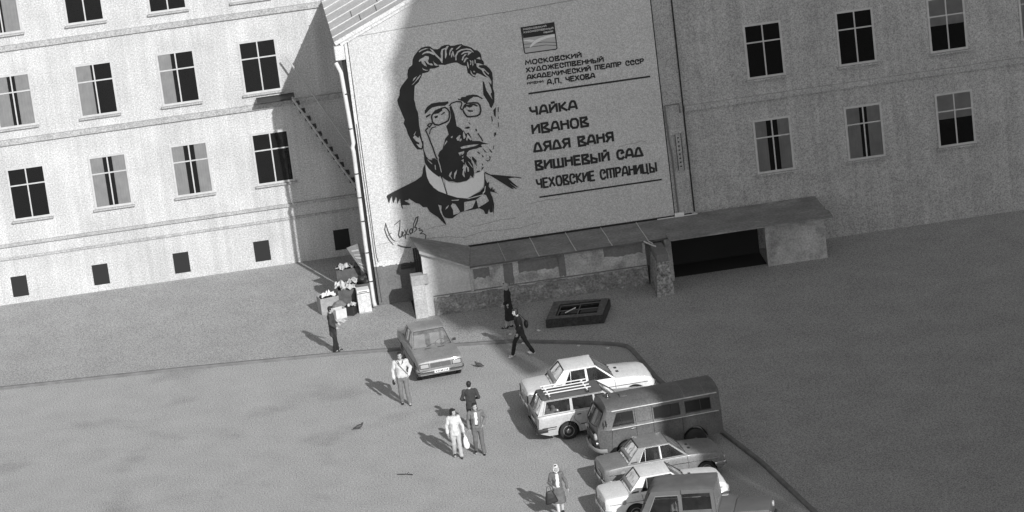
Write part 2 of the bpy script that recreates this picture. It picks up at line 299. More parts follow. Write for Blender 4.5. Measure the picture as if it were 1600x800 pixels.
PORTRAIT_LIGHT=[
 [(2.705,9.343),(2.804,9.395),(2.971,9.428),(3.072,9.397),(2.967,9.393),(2.823,9.354),(2.724,9.311)],
 [(2.806,9.221),(2.883,9.281),(3.028,9.32),(3.095,9.298),(3.182,9.249),(3.262,9.142),(3.215,9.137),(3.086,9.228),(2.949,9.248),(2.828,9.21)],
 [(3.108,9.403),(3.215,9.328),(3.292,9.198),(3.441,8.985),(3.475,9.016),(3.481,9.182),(3.534,9.306),(3.66,9.342),(3.655,9.3),(3.575,9.264),(3.552,9.076),(3.499,8.798),(3.474,8.82),(3.412,8.942),(3.28,9.104),(3.184,9.261)],
 [(2.66,8.991),(2.715,9.055),(2.812,9.089),(2.913,9.145),(3.037,9.115),(3.04,9.043),(2.992,8.943),(3.016,8.856),(3.108,8.843),(3.168,8.762),(3.076,8.775),(2.968,8.839),(2.901,8.956),(2.856,8.975),(2.897,8.837),(2.933,8.749),(2.846,8.797),(2.765,8.893),(2.755,9.001),(2.68,8.96)],
 [(3.178,8.94),(3.204,8.864),(3.308,8.766),(3.352,8.742),(3.257,8.725),(3.204,8.769)],
 [(2.748,8.764),(2.775,8.7),(2.872,8.638),(2.974,8.611),(2.869,8.61),(2.78,8.647)],
 [(2.535,8.46),(2.397,8.384),(2.35,8.283),(2.44,8.354)],
 [(2.656,8.49),(2.538,8.388),(2.454,8.28),(2.285,8.137),(2.372,8.184),(2.555,8.337),(2.663,8.453)],
 [(3.657,9.324),(3.736,9.396),(3.806,9.397),(3.749,9.31),(3.692,9.223),(3.697,9.079),(3.634,8.945),(3.614,8.972)],
 [(3.888,9.302),(3.821,9.228),(3.777,9.068),(3.807,9.027),(3.835,9.155),(3.928,9.249),(3.957,9.292)],
 [(3.921,9.19),(3.86,9.079),(3.834,8.964),(3.869,8.959),(3.906,9.073),(3.938,8.949),(3.963,8.969),(3.941,9.163)],
 [(3.981,8.823),(3.992,9.012),(4.078,9.143),(4.226,9.205),(4.436,9.21),(4.571,9.167),(4.653,9.072),(4.67,9.021),(4.604,9.055),(4.565,9.12),(4.408,9.167),(4.243,9.155),(4.12,9.101),(4.035,8.982),(4.016,8.83)],
 [(4.042,9.232),(4.196,9.341),(4.266,9.343),(4.163,9.262),(4.063,9.212)],
 [(4.204,9.029),(4.306,9.098),(4.471,9.11),(4.56,9.073),(4.603,9.043),(4.477,8.966),(4.438,8.936),(4.464,9.051),(4.323,9.048),(4.224,9.003)],
 [(4.2,8.803),(4.25,8.927),(4.34,8.998),(4.411,8.999),(4.307,8.919),(4.244,8.785)],
 [(4.26,8.723),(4.322,8.845),(4.385,8.884),(4.459,8.825),(4.389,8.823),(4.293,8.706)],
 [(4.389,8.728),(4.382,8.573),(4.413,8.449),(4.434,8.518),(4.419,8.687)],
 [(4.488,8.773),(4.511,8.674),(4.477,8.583),(4.525,8.6),(4.551,8.716)],
 [(4.577,8.736),(4.563,8.523),(4.603,8.565),(4.611,8.731)],
 [(4.662,8.76),(4.655,8.605),(4.692,8.624),(4.702,8.742)],
 [(4.735,8.785),(4.834,8.83),(4.878,8.812),(4.88,8.728),(4.802,8.763)],
 [(4.715,8.621),(4.828,8.592),(4.96,8.518),(4.821,8.529),(4.769,8.493),(4.854,8.421),(4.966,8.38),(5.066,8.234),(5.129,8.177),(5.1,8.133),(5.02,8.241),(4.979,8.295),(4.932,8.29),(5.008,8.147),(5.112,8.036),(5.158,7.933),(5.1,7.941),(5.003,8.1),(4.922,8.207),(4.879,8.333),(4.761,8.422),(4.712,8.501)],
 [(4.465,8.394),(4.474,8.273),(4.543,8.167),(4.61,8.145),(4.528,8.241),(4.494,8.342)],
 [(4.566,8.355),(4.581,8.293),(4.64,8.296),(4.612,8.348)],
 [(2.245,6.436),(2.135,6.308),(2.21,6.248),(2.292,6.159),(2.336,6.23),(2.373,6.055),(2.398,5.882),(2.349,5.773),(2.273,5.816),(2.186,5.962),(2.298,5.921),(2.305,5.981),(2.198,6.057),(2.1,6.216),(2.152,6.257)],
 [(3.759,5.596),(3.881,5.626),(4.093,5.631),(4.28,5.627),(4.443,5.608),(4.296,5.565),(4.201,5.554),(3.987,5.538),(3.799,5.534)],
 [(3.213,4.597),(3.26,4.687),(3.338,4.749),(3.28,4.66),(3.259,4.59),(3.308,4.51),(3.323,4.435),(3.274,4.515)],
 [(3.386,4.474),(3.421,4.663),(3.543,4.791),(3.502,4.651),(3.459,4.585),(3.418,4.445)],
 [(3.705,4.572),(3.783,4.828),(3.887,4.91),(3.968,4.801),(3.962,4.656),(3.913,4.639),(3.913,4.833),(3.829,4.821),(3.78,4.61),(3.785,4.463),(3.762,4.466)],
 [(3.665,5.404),(3.785,5.422),(3.882,5.444),(3.853,5.4),(3.755,5.366),(3.708,5.276)],
 [(3.773,5.23),(3.837,5.269),(3.804,5.189)],
 [(3.723,5.104),(3.821,5.138),(3.803,4.995),(3.777,5.072)],
 [(3.962,5.044),(4.014,4.988),(4.11,4.804),(4.127,4.753),(4.075,4.809),(4.019,4.927)],
 [(2.505,5.334),(2.589,5.248),(2.679,5.126),(2.645,5.131),(2.563,5.228)],
 [(2.755,5.078),(2.779,5.075),(2.779,4.892),(2.746,4.91)],
 [(2.883,5.253),(2.916,5.236),(2.956,5.024),(2.975,4.766),(2.948,4.77),(2.924,5.017)],
 [(3.675,5.862),(3.738,5.998),(3.826,6.045),(3.795,5.978),(3.732,5.854)],
 [(3.949,6.184),(3.969,6.061),(3.96,5.893),(3.914,5.9),(3.911,6.069)],
 [(4.004,5.862),(4.056,6.0),(4.064,5.877),(4.029,5.786)],
 [(2.697,3.566),(2.796,3.514),(2.767,3.372),(2.81,3.145),(2.879,3.037),(2.795,3.123),(2.743,3.278)],
 [(2.929,3.347),(2.976,3.438),(3.083,3.508),(3.019,3.407)],
 [(3.144,3.462),(3.225,3.547),(3.315,3.509),(3.381,3.377),(3.456,3.183),(3.363,3.135),(3.195,3.112),(3.207,3.306)],
 [(3.648,3.533),(4.074,3.547),(4.379,3.721),(4.468,3.674),(4.549,3.446),(4.357,3.341),(4.133,3.252),(4.114,3.487),(4.088,3.564),(4.013,3.429),(3.923,3.272),(3.607,3.197)],
 [(3.194,3.679),(3.474,3.656),(3.447,3.624),(3.214,3.651)],
 [(3.962,6.143),(3.999,5.947),(3.954,5.912),(3.917,6.044)],
 [(4.075,6.063),(4.211,5.831),(4.166,5.796),(4.04,5.941)],
 [(4.237,6.039),(4.408,5.76),(4.345,5.748),(4.242,5.912)],
 [(3.651,5.957),(3.788,6.063),(3.825,6.036),(3.681,5.867)],
 [(3.744,5.879),(3.833,5.93),(3.845,5.864),(3.777,5.811)],
 [(3.227,5.85),(3.303,5.932),(3.317,5.879),(3.171,5.731)],
 [(3.859,5.035),(3.911,4.857),(3.861,4.814)],
 [(4.09,5.171),(4.158,4.991),(4.104,4.948)],
 [(3.735,4.798),(3.816,4.956),(3.874,4.82),(3.824,4.615),(3.796,4.789)],
 [(3.767,5.389),(3.882,5.422),(3.856,5.35),(3.776,5.302)],
 [(3.969,5.359),(4.014,5.224),(3.976,5.188)],
 [(4.211,4.983),(4.246,4.765),(4.201,4.729)],
 [(3.455,6.028),(3.541,6.066),(3.498,5.979)],
 [(3.244,4.659),(3.346,4.75),(3.308,4.641),(3.248,4.552)],
]
PORTRAIT_COLLAR=[
 [(2.434,5.138),(2.519,4.973),(2.651,4.802),(2.838,4.609),(2.917,4.58),(2.941,4.492),(2.992,4.241),(3.036,3.929),(2.772,4.079),(2.563,4.293),(2.645,4.195),(2.487,4.438),(2.422,4.666),(2.409,4.936)],
 [(3.068,4.473),(3.184,4.358),(3.48,4.275),(3.812,4.294),(3.95,4.365),(4.037,4.401),(4.103,4.367),(4.172,4.539),(4.339,4.563),(4.489,4.633),(4.497,4.503),(4.473,4.263),(4.433,4.074),(4.415,4.016),(4.204,3.84),(3.855,3.685),(3.757,3.656),(3.414,3.739),(3.091,3.897),(3.036,4.21)],
 [(3.768,3.644),(4.379,3.721),(4.349,3.769),(4.429,3.843),(4.476,4.019),(4.499,4.015),(4.448,3.804),(4.368,3.73),(4.375,3.692),(3.801,3.625)],
]
PORTRAIT_STROKES=[
 (0.0543,[(2.862,6.875),(2.894,6.943),(3.027,7.068),(3.245,7.132),(3.389,7.154),(3.473,7.075),(3.525,6.971),(3.506,6.781),(3.443,6.645),(3.319,6.591),(3.077,6.53),(2.942,6.575),(2.873,6.681),(2.862,6.875)]),
 (0.0454,[(3.556,7.183),(3.637,7.267),(3.829,7.306),(3.989,7.275),(4.015,7.199),(3.982,7.12),(3.933,7.05),(3.994,6.969)]),
 (0.0575,[(4.085,7.105),(4.189,7.186),(4.445,7.172),(4.582,7.14),(4.652,7.046),(4.664,6.851),(4.612,6.714),(4.501,6.67),(4.266,6.669),(4.141,6.699),(4.053,6.845),(4.022,6.97),(4.085,7.105)]),
 (0.0483,[(2.854,6.624),(2.746,6.507),(2.684,6.576),(2.738,6.629),(2.854,6.624)]),
 (0.0483,[(2.686,6.492),(2.586,6.41),(2.659,6.182),(2.704,5.982),(2.766,5.731),(2.823,5.432),(2.873,5.267)]),
 (0.0575,[(2.936,4.638),(2.973,4.365),(2.953,4.49),(2.992,4.241),(3.06,3.926)]),
 (0.0423,[(4.457,6.013),(4.56,5.804),(4.595,5.702)]),
 (0.0391,[(2.978,6.485),(2.835,6.47),(2.754,6.385),(2.713,6.246)]),
]
SIGNATURE=[
 (0.0471,[(0.713,3.155),(0.646,2.909),(0.687,2.682),(0.758,2.5),(0.886,2.296)]),
 (0.0471,[(0.711,3.143),(0.755,2.843),(0.82,2.613),(0.897,2.479),(0.962,2.432)]),
 (0.0283,[(0.734,2.675),(0.875,2.764)]),
 (0.0471,[(1.016,3.036),(1.247,3.185),(1.198,2.899),(1.118,2.641),(1.152,2.538),(1.241,2.586),(1.304,2.711),(1.265,2.737),(1.234,2.624),(1.297,2.565),(1.368,2.653)]),
 (0.0408,[(1.363,2.8),(1.412,2.634),(1.502,2.596)]),
 (0.0408,[(1.481,2.807),(1.355,2.556),(1.366,2.457)]),
 (0.0440,[(1.6,2.814),(1.53,2.726),(1.553,2.625),(1.64,2.661),(1.645,2.795),(1.605,2.818)]),
 (0.0440,[(1.651,2.659),(1.714,2.968),(1.837,3.194),(1.911,3.219),(1.868,3.067),(1.745,2.841),(1.801,2.82),(1.791,2.736),(1.699,2.664)]),
 (0.0408,[(1.855,2.775),(1.927,2.789),(1.904,2.694),(1.988,2.706),(2.002,2.63),(1.912,2.571),(2.039,2.551),(2.113,2.479),(2.058,2.328),(1.993,2.276)]),
 (0.0534,[(1.048,2.272),(1.168,2.192),(1.348,2.128),(1.511,2.111)]),
]
EMBLEM_DARK=[
 [(6.49,9.688),(7.678,9.714),(7.675,9.278),(6.512,9.279)],
]
EMBLEM_FIELD=[
 [(6.511,9.272),(7.674,9.271),(7.674,8.745),(7.628,8.714),(6.527,8.716),(6.503,8.748)],
]
EMBLEM_EDGE=[
 (0.0386,[(6.49,9.688),(6.475,9.655),(6.496,8.744),(6.531,8.71),(7.639,8.705),(7.683,8.739),(7.676,9.695)]),
]
GULL=[
 [(6.702,8.906),(6.747,8.995),(6.905,9.139),(7.1,9.206),(7.339,9.248),(7.657,9.269),(7.658,9.173),(7.399,9.163),(7.159,9.114),(6.914,9.018),(6.742,8.912)],
 [(6.515,9.207),(6.748,9.198),(6.906,9.151),(6.806,9.094),(6.625,9.151),(6.51,9.167)],
]
WAVES=[
 (0.0169,[(6.509,9.053),(6.845,9.028),(7.197,9.037),(7.679,8.955)]),
 (0.0169,[(6.504,8.91),(6.949,8.918),(7.3,8.914),(7.677,8.836)]),
 (0.0169,[(7.384,9.237),(7.665,9.239)]),
]
EMBLEM_TEXT=[('МОСКОВСКИЙ', (6.546, 9.566), (7.389, 9.575), 0.07, 0.0181), ('ХУДОЖЕСТВЕННЫЙ', (6.544, 9.454), (7.633, 9.463), 0.072, 0.0181), ('ТЕАТР', (7.268, 9.344), (7.608, 9.348), 0.065, 0.0181)]
TEXT=[('МОСКОВСКИЙ', (6.478, 8.258), (8.518, 8.254), 0.208, 0.0362), ('ХУДОЖЕСТВЕННЫЙ', (6.471, 7.984), (9.298, 7.977), 0.208, 0.0362), ('АКАДЕМИЧЕСКИЙ ТЕАТР СССР', (6.475, 7.714), (10.752, 7.71), 0.208, 0.0362), ('ИМЕНИ', (6.454, 7.539), (7.038, 7.533), 0.111, 0.0217), ('А.П. ЧЕХОВА', (7.181, 7.428), (8.918, 7.42), 0.222, 0.0386), ('ЧАЙКА', (6.436, 6.344), (8.136, 6.345), 0.396, 0.0725), ('ИВАНОВ', (6.426, 5.656), (8.478, 5.656), 0.415, 0.0725), ('ДЯДЯ ВАНЯ', (6.414, 4.957), (9.33, 4.952), 0.415, 0.0749), ('ВИШНЕВЫЙ САД', (6.397, 4.288), (10.332, 4.234), 0.411, 0.0749), ('ЧЕХОВСКИЕ СТРАНИЦЫ', (6.362, 3.598), (10.784, 3.59), 0.415, 0.0628)]
RULES=[
 (0.0483,[(6.467,7.208),(10.927,7.203)]),
 (0.0435,[(6.408,3.29),(10.93,3.292)]),
]
# ================================================================== SETTING: ground
KZ = .09
gm = MB(); gm.face([(-400, -300, 0), (400, -300, 0), (400, 500, 0), (-400, 500, 0)])
tag(gm.build('ground', asphalt), kind='structure')
KERB = [(-70, 12.6), (-30, 10.6), (-12, 9.7), (-6.43, 9.21), (-4.9, 8.97), (-2.18, 8.55), (-.37, 8.2), (1.84, 7.18), (2.7, 6.72), (3.2, 6.42), (3.5, 6.1), (3.66, 5.6), (3.97, 3.92), (4.25, 2.4), (5.3, -1.6), (6.9, -7), (8.3, -13), (10, -24), (12, -45)]
def offs(pts, d):
    out = []
    for i, p in enumerate(pts):
        a = Vector(pts[max(i - 1, 0)]); b = Vector(pts[min(i + 1, len(pts) - 1)]); t = (b - a).normalized()
        out.append((p[0] - t.y * d, p[1] + t.x * d))
    return out
k_in = offs(KERB, .14)
pm = MB(); pm.prism([(x, y, 0.004) for x, y in k_in] + [(60, -45, .004), (60, 60, .004), (-70, 60, .004)], (0, 0, KZ - .004))
tag(pm.build('pavement', pave_m), kind='structure')
km = MB(); mid = offs(KERB, .02)
rings = [[(a[0], a[1], .0), (a[0], a[1], KZ - .02), (m_[0], m_[1], KZ + .006), (b[0], b[1], KZ + .006), (b[0], b[1], .0)] for a, m_, b in zip(KERB, mid, [(p[0], p[1]) for p in offs(KERB, .137)])]
km.loft(rings); tag(km.build('kerb', kerb_m), kind='structure')

# ================================================================== theatre building with the painted gable
O = Vector((-5.129, 14.266, 0)); YAW = R(4.4)
th = thing('theatre_building', 'pale gabled building with a painted portrait and Cyrillic play titles on its blank end wall', 'building', O, YAW)
# local frame: x = along the wall, y = into the building (-y towards the viewer), z up
RIDGE = (6.15, 12.78); EL_, ER_ = (0.08, 10.2), (12.04, 10.28)
b = MB(); b.prism([(.08, 0, .0), (12.04, 0, .0), (12.04, 0, 10.28), (RIDGE[0], 0, RIDGE[1]), (.08, 0, 10.2)], (0, .5, 0)); b.build('wall', wall_paint, th)
b = MB(); b.box(.085, .20, -.011, -.0005, 1.64, 10.15); b.build('white_margin', wall_white, th)
b = MB(); b.box(11.285, 12.0, -.011, -.0005, 1.85, 10.2); b.build('stained_margin', wall_side, th)
b = MB(); b.prism([(.215, -.012, 1.63), (1.45, -.012, 1.72), (11.27, -.012, 1.80), (11.25, -.012, 10.42), (6.3, -.012, 10.42), (.6, -.012, 10.32), (.205, -.012, 10.16)], (0, .011, 0)); b.build('painted_panel', wall_paint, th)
b = MB(); b.box(.085, 1.9, -.03, .0, .05, 1.585); b.build('plinth', plinth_m, th)
b = MB()                                   # ragged lower edge of the white coat
random.seed(3); x = .085; pts = [(.085, -.034, 1.72)]
top = [(1.9, -.034, 1.74)]
low = []
while x < 1.9: low.append((x, -.034, 1.60 - random.uniform(0, .07))); x += random.uniform(.04, .1)
low.append((1.9, -.034, 1.58)); b.prism(pts + low + top, (0, .03, 0)); b.build('plaster_edge', wall_white, th)
# lines: thin painted border, cracks, shallow cornice
def stroke_mesh(mb, path, wdt, off, taper=False):
    """ribbon of paint of width wdt along path in the wall plane (s,z)"""
    P = [Vector(p) for p in path]; n = len(P); Lf, Rt = [], []
    closed = (P[0] - P[-1]).length < .004 and n > 3
    for i in range(n):
        a = P[i - 1] if i else (P[-2] if closed else P[0]); c = P[i + 1] if i < n - 1 else (P[1] if closed else P[-1])
        d1 = (P[i] - a); d2 = (c - P[i]); d1 = d1.normalized() if d1.length > 1e-6 else d2.normalized(); d2 = d2.normalized() if d2.length > 1e-6 else d1
        t = (d1 + d2); t = t.normalized() if t.length > 1e-4 else d1
        nn = Vector((-t.y, t.x)); k = 1 / max(.55, nn.dot(Vector((-d1.y, d1.x))))
        h = wdt / 2 * k * (1 if not taper else (.55 + .9 * math.sin(math.pi * (i + .6) / (n + .2)) * .6))
        p = P[i]
        if not closed and i == 0: p = p - d2 * wdt * .15
        if not closed and i == n - 1: p = p + d1 * wdt * .15
        Lf.append(p + nn * h); Rt.append(p - nn * h)
    for i in range(n - 1):
        mb.face([(Rt[i].x, -off, Rt[i].y), (Rt[i + 1].x, -off, Rt[i + 1].y), (Lf[i + 1].x, -off, Lf[i + 1].y), (Lf[i].x, -off, Lf[i].y)])
from mathutils.geometry import delaunay_2d_cdt
def tri(mb, pts, off):
    n = len(pts); r = delaunay_2d_cdt([Vector(p) for p in pts], [], [list(range(n))], 1, 1e-5)
    vs = [mb.bm.verts.new((p.x, -off, p.y)) for p in r[0]]
    for f in r[2]:
        a, b_, c = (r[0][i] for i in f)
        if abs((b_ - a).cross(c - a)) < 1e-9: continue
        q = [vs[i] for i in f]
        if (b_ - a).cross(c - a) < 0: q.reverse()
        mb.bm.faces.new(q)
    for v in [v for v in vs if not v.link_faces]: mb.bm.verts.remove(v)
b = MB(); stroke_mesh(b, [(.205, 10.16), (.215, 1.97), (.27, 1.64)], .028, .016); stroke_mesh(b, [(.27, 1.635), (1.45, 1.715)], .03, .017); b.build('border_line', dark_m, th)
b = MB(); stroke_mesh(b, [(11.25, 10.3), (11.27, 1.85)], .035, .016); b.build('border_line', dark_m, th)
b = MB(); stroke_mesh(b, [(.4, 10.2), (1.2, 10.22), (2.03, 10.255), (3.6, 10.28), (6.25, 10.33), (8.6, 10.42)], .022, .020); b.build('crack', mat('crack', .24, .9, var=.4, scale=5), th)
b = MB()
for path in ([(3.76, 2.54), (4.3, 2.57), (4.9, 2.66), (5.6, 2.64)], [(2.1, 2.35), (2.75, 2.32), (3.5, 2.2), (4.3, 2.3), (5.5, 2.25), (6.6, 2.38)], [(2.2, 2.7), (2.6, 2.76), (2.95, 2.75)], [(.3, 2.36), (.8, 2.42), (1.25, 2.40)], [(5.9, 3.1), (6.6, 3.15), (7.3, 3.12)], [(9.5, 4.75), (10.2, 4.83), (10.6, 4.82)], [(11.5, 9.2), (11.62, 8.95), (11.7, 8.9)], [(11.45, 8.4), (11.6, 8.55), (11.75, 8.5)], [(11.5, 7.4), (11.6, 7.7), (11.8, 7.78), (11.95, 7.7)]):
    p2 = []
    for a, c in zip(path, path[1:]):
        for k in range(5):
            t = k / 5; p2.append((a[0] + (c[0] - a[0]) * t, a[1] + (c[1] - a[1]) * t + random.uniform(-.02, .02)))
    stroke_mesh(b, p2, .014, .018)
b.build('hairline_crack', mat('hairline', .2, .9), th)
# recess between wall end and drainpipe, pipe with brackets
b = MB(); b.box(-.06, .078, .08, .5, .0, 10.0); b.build('recess_shade', dark_m, th)  # black fill, the shade of the recess is in its colour
b = MB(); PP = [(-.30, -.02, 9.35), (-.17, -.15, 9.0), (-.10, -.15, 7.4), (-.065, -.15, 6.35), (-.12, -.19, 6.2), (-.10, -.15, 6.02), (-.12, -.15, 2.55), (-.1, -.15, .35), (-.08, -.3, .16)]
b.tube(PP, .075, 10); dp = b.build('drainpipe', pipe_m, th, 40)
b = MB()
for z in (8.2, 6.9, 5.2, 4.3, 3.4, 2.2, 1.1): b.lathe([(z - .02, .088), (z + .02, .088)], 'Z', 10, (-.10, -.15, 0)); b.box(-.11, -.09, -.10, .06, z - .012, z + .012)
b.build('pipe_bracket', iron_m, dp)
b = MB(); stroke_mesh(b, [(.14, 7.0), (.135, 5.3), (.16, 3.2), (.15, 2.0), (.19, .2)], .02, .05); b.build('cable', iron_m, th)
# right margin: conduit, meter strip, pilaster joint
b = MB(); b.tube([(11.42, -.05, 1.85), (11.40, -.05, 4.2), (11.36, -.05, 4.6), (11.33, -.05, 6.04), (11.86, -.05, 6.05), (11.88, -.05, 5.7)], .03, 6); b.build('conduit', mat('conduit_grey', .16, .7), th)
b = MB(); b.box(11.585, 11.80, -.10, -.002, 3.57, 4.93, .02); cb = b.build('long_narrow_cabinet', wall_side, th)
b = MB()
for k in range(8): b.box(11.66, 11.72, -.106, -.101, 3.68 + k * .155, 3.73 + k * .155)
b.build('slot', dark_m, cb)
b = MB(); b.box(11.575, 11.60, -.11, -.10, 3.56, 4.94); b.box(11.79, 11.815, -.11, -.10, 3.56, 4.94); b.build('cabinet_rim', iron_m, cb)
b = MB(); b.box(11.98, 12.03, -.05, -.003, 1.9, 10.4); b.build('corner_strip', dark_m, th)
# roof: left slope with standing seams running down the slope, eave board
sl = Vector((RIDGE[0] - .08, 0, RIDGE[1] - 10.2)).normalized(); nrm = Vector((-sl.z, 0, sl.x))
def rp(d, y, h=0.): p = Vector((.08, y, 10.2)) + sl * d + nrm * (h + .06); return p
LEN = (Vector(RIDGE) - Vector(EL_)).length
b = MB(); b.prism([rp(-.35, -.16), rp(LEN + .02, -.16), rp(LEN + .02, 24), rp(-.35, 24)], nrm * .03); rf = b.build('roof', roof_metal, th)
b = MB(); random.seed(8)
for k in range(20):
    y = .5 + k * 1.2; b.prism([rp(-.35, y, .031), rp(LEN, y, .031), rp(LEN, y + .035, .031), rp(-.35, y + .035, .031)], nrm * .035)
b.build('standing_seam', seam_m, rf)
b = MB()
for k in range(20):
    y = .53 + k * 1.2
    for q in range(3):
        d = random.uniform(0, LEN); b.prism([rp(d, y + .02, .031), rp(d + .025, y + .02, .031), rp(d + .025, y + 1.15, .031), rp(d, y + 1.15, .031)], nrm * .008)
b.build('sheet_joint', mat('joint_dark', .08, .8), rf)
b = MB(); b.prism([rp(-.35, -.19, -.11), rp(LEN, -.19, -.11), rp(LEN, -.19, .035), rp(-.35, -.19, .035)], (0, .028, 0)); b.build('verge_board', wall_white, th)
b = MB(); b.prism([rp(-.2, -.10, -.24), rp(LEN, -.10, -.24), rp(LEN, -.10, -.113), rp(-.2, -.10, -.113)], (0, .097, 0)); b.build('verge_moulding', wall_white, th)
b = MB(); b.box(-.30, .06, -.17, .4, 9.45, 9.98, .03); b.build('rainwater_head', wall_white, th)
sl2 = Vector((12.04 - RIDGE[0], 0, 10.28 - RIDGE[1]))
b = MB(); p0 = Vector((RIDGE[0], -.16, RIDGE[1] + .09)); p1 = p0 + sl2 * 1.05; b.prism([p0, p1, p1 + Vector((0, 24, 0)), p0 + Vector((0, 24, 0))], (0, 0, .03)); b.build('roof', roof_metal, th)

# ---- the painted portrait, signature, lettering and emblem (paint on the wall: thin coats one over the other)
b = MB(); off = .016
for k, p in enumerate(PORTRAIT_DARK): tri(b, p, off + k * .0006)
off = .048
for k, (wd, p) in enumerate(PORTRAIT_STROKES): stroke_mesh(b, p, wd, off + k * .0006)
po = b.build('painted_portrait', black_paint, th, flip=False)
tag(po, 'black painted head of a bearded man in pince-nez')
b = MB(); off = .054
for k, p in enumerate(PORTRAIT_LIGHT): tri(b, p, off + k * .0004)
b.build('hair_and_beard_highlights', wall_paint, po, flip=False)
b = MB()
for k, p in enumerate(PORTRAIT_COLLAR): tri(b, p, .066 + k * .0006)
b.build('painted_collar', light_paint, po, flip=False)
b = MB()
for k, (wd, p) in enumerate(SIGNATURE): stroke_mesh(b, p, wd, .016 + k * .0006, True)
tag(b.build('painted_signature', mat('faded_black_paint', .07, .8), th, flip=False), 'thin handwritten signature')
GL = {
 'А': (.74, [[(0, 0), (.19, .8), (.32, 1), (.5, .98), (.58, .85), (.70, 0)], [(.13, .3), (.64, .3)]]),
 'В': (.70, [[(.06, 0), (.06, 1), (.55, 1), (.58, .8), (.22, .52), (.66, .2), (.62, 0), (.06, 0)]]),
 'Д': (.76, [[(.0, .0), (.2, .82), (.34, 1), (.48, .95), (.72, 0)], [(.04, .08), (.70, .08)]]),
 'Е': (.62, [[(.60, 1), (.06, 1), (.06, 0), (.60, 0)], [(.08, .55), (.52, .55)]]),
 'Ж': (.98, [[(.48, 0), (.48, 1)], [(.02, 1), (.34, .55), (0, 0)], [(.94, 1), (.62, .55), (.96, 0)], [(.34, .55), (.62, .55)]]),
 'И': (.70, [[(.06, 1), (.06, 0)], [(.07, .25), (.58, .92)], [(.64, 1), (.64, 0)]]),
 'Й': (.70, [[(.06, 1), (.06, 0)], [(.07, .25), (.58, .92)], [(.64, 1), (.64, 0)], [(.22, 1.17), (.5, 1.2)]]),
 'К': (.68, [[(.06, 0), (.06, 1)], [(.60, 1), (.16, .5), (.66, 0)]]),
 'М': (.92, [[(.02, 0), (.12, 1), (.44, .35), (.74, 1), (.88, 0)]]),
 'Н': (.70, [[(.06, 0), (.06, 1)], [(.64, 0), (.64, 1)], [(.08, .58), (.62, .58)]]),
 'О': (.76, [[(.2, 0), (.06, .25), (.06, .75), (.2, 1), (.54, 1), (.68, .75), (.68, .25), (.54, 0), (.2, 0)]]),
 'П': (.70, [[(.06, 0), (.06, 1), (.64, 1), (.64, 0)]]),
 'Р': (.66, [[(.06, 0), (.06, 1), (.48, 1), (.62, .82), (.5, .5), (.08, .42)]]),
 'С': (.68, [[(.40, .62), (.62, .72), (.55, .95), (.42, 1), (.2, 1), (.06, .75), (.06, .25), (.2, 0), (.48, 0), (.64, .2)]]),
 'Т': (.98, [[(.06, 0), (.06, 1), (.90, 1), (.90, 0)], [(.48, .98), (.48, 0)]]),
 'У': (.66, [[(.04, 1), (.34, .42)], [(.62, 1), (.32, .15), (.2, 0), (.05, .02)]]),
 'Х': (.72, [[(.02, 1), (.66, 0)], [(.62, 1), (.02, 0)]]),
 'Ц': (.76, [[(.06, 1), (.06, 0), (.60, 0)], [(.58, 1), (.58, .02), (.70, -.18)]]),
 'Ч': (.66, [[(.02, 1), (.08, .6), (.2, .45), (.56, .45)], [(.58, 1), (.58, 0)]]),
 'Ш': (.98, [[(.06, 1), (.06, 0), (.90, 0), (.90, 1)], [(.48, .02), (.48, 1)]]),
 'Ы': (.90, [[(.06, 1), (.06, 0), (.5, 0), (.54, .35), (.08, .55)], [(.82, 0), (.82, 1)]]),
 'Я': (.70, [[(.62, 0), (.62, 1), (.2, 1), (.06, .8), (.18, .5), (.60, .5)], [(.34, .48), (.02, 0)]]),
 '.': (.28, [[(.08, .09), (.2, .09)]]), ' ': (.45, [])}
GAP = .14
def letter_line(txt, a, c, h, wd, off, m, parent, name='lettering'):
    a = Vector(a); c = Vector(c); tot = sum(GL[ch][0] + GAP for ch in txt) - GAP - .06
    ux = (c - a) / tot; t = ux.normalized(); uz = Vector((-t.y * .6, 1)) * h; hx = h * .0
    mb = MB(); x = 0.; k = 0; wd *= 1.22 if h > .3 else 1.38
    for ch in txt:
        adv, sts = GL[ch]
        for st in sts:
            P = [a + ux * (x + px) + uz * ((pz * (1 - wd / h) + wd / h / 2) if ch != '.' else pz) for px, pz in st]
            stroke_mesh(mb, [tuple(p) for p in P], wd * (1.25 if ch == '.' else 1), off + (k % 4) * .0012); k += 1
        x += adv + GAP
    return mb.build(name, m, parent, flip=False)
for t, a, c, h, wd in TEXT: letter_line(t, a, c, h, wd, .017, black_paint, th)
for wd, p in RULES:
    b = MB(); stroke_mesh(b, p, wd * 1.4, .017); b.build('painted_rule', black_paint, th, flip=False)
b = MB(); tri(b, EMBLEM_FIELD[0], .0155); em = b.build('theatre_emblem', field_paint, th, flip=False); tag(em, 'square emblem with a flying gull over waves')
b = MB(); tri(b, EMBLEM_DARK[0], .018); b.build('dark_band', black_paint, em, flip=False)
b = MB()
for wd, p in EMBLEM_EDGE: stroke_mesh(b, p, wd, .020)
for k, (wd, p) in enumerate(WAVES): stroke_mesh(b, p, wd, .0215 + k * .001)
b.build('outline', black_paint, em, flip=False)
b = MB()
for k, p in enumerate(GULL): tri(b, p, .026 + k * .001)
b.build('gull', light_paint, em, flip=False)
for t, a, c, h, wd in EMBLEM_TEXT: letter_line(t, a, c, h, wd * .8, .021, field_paint, em)

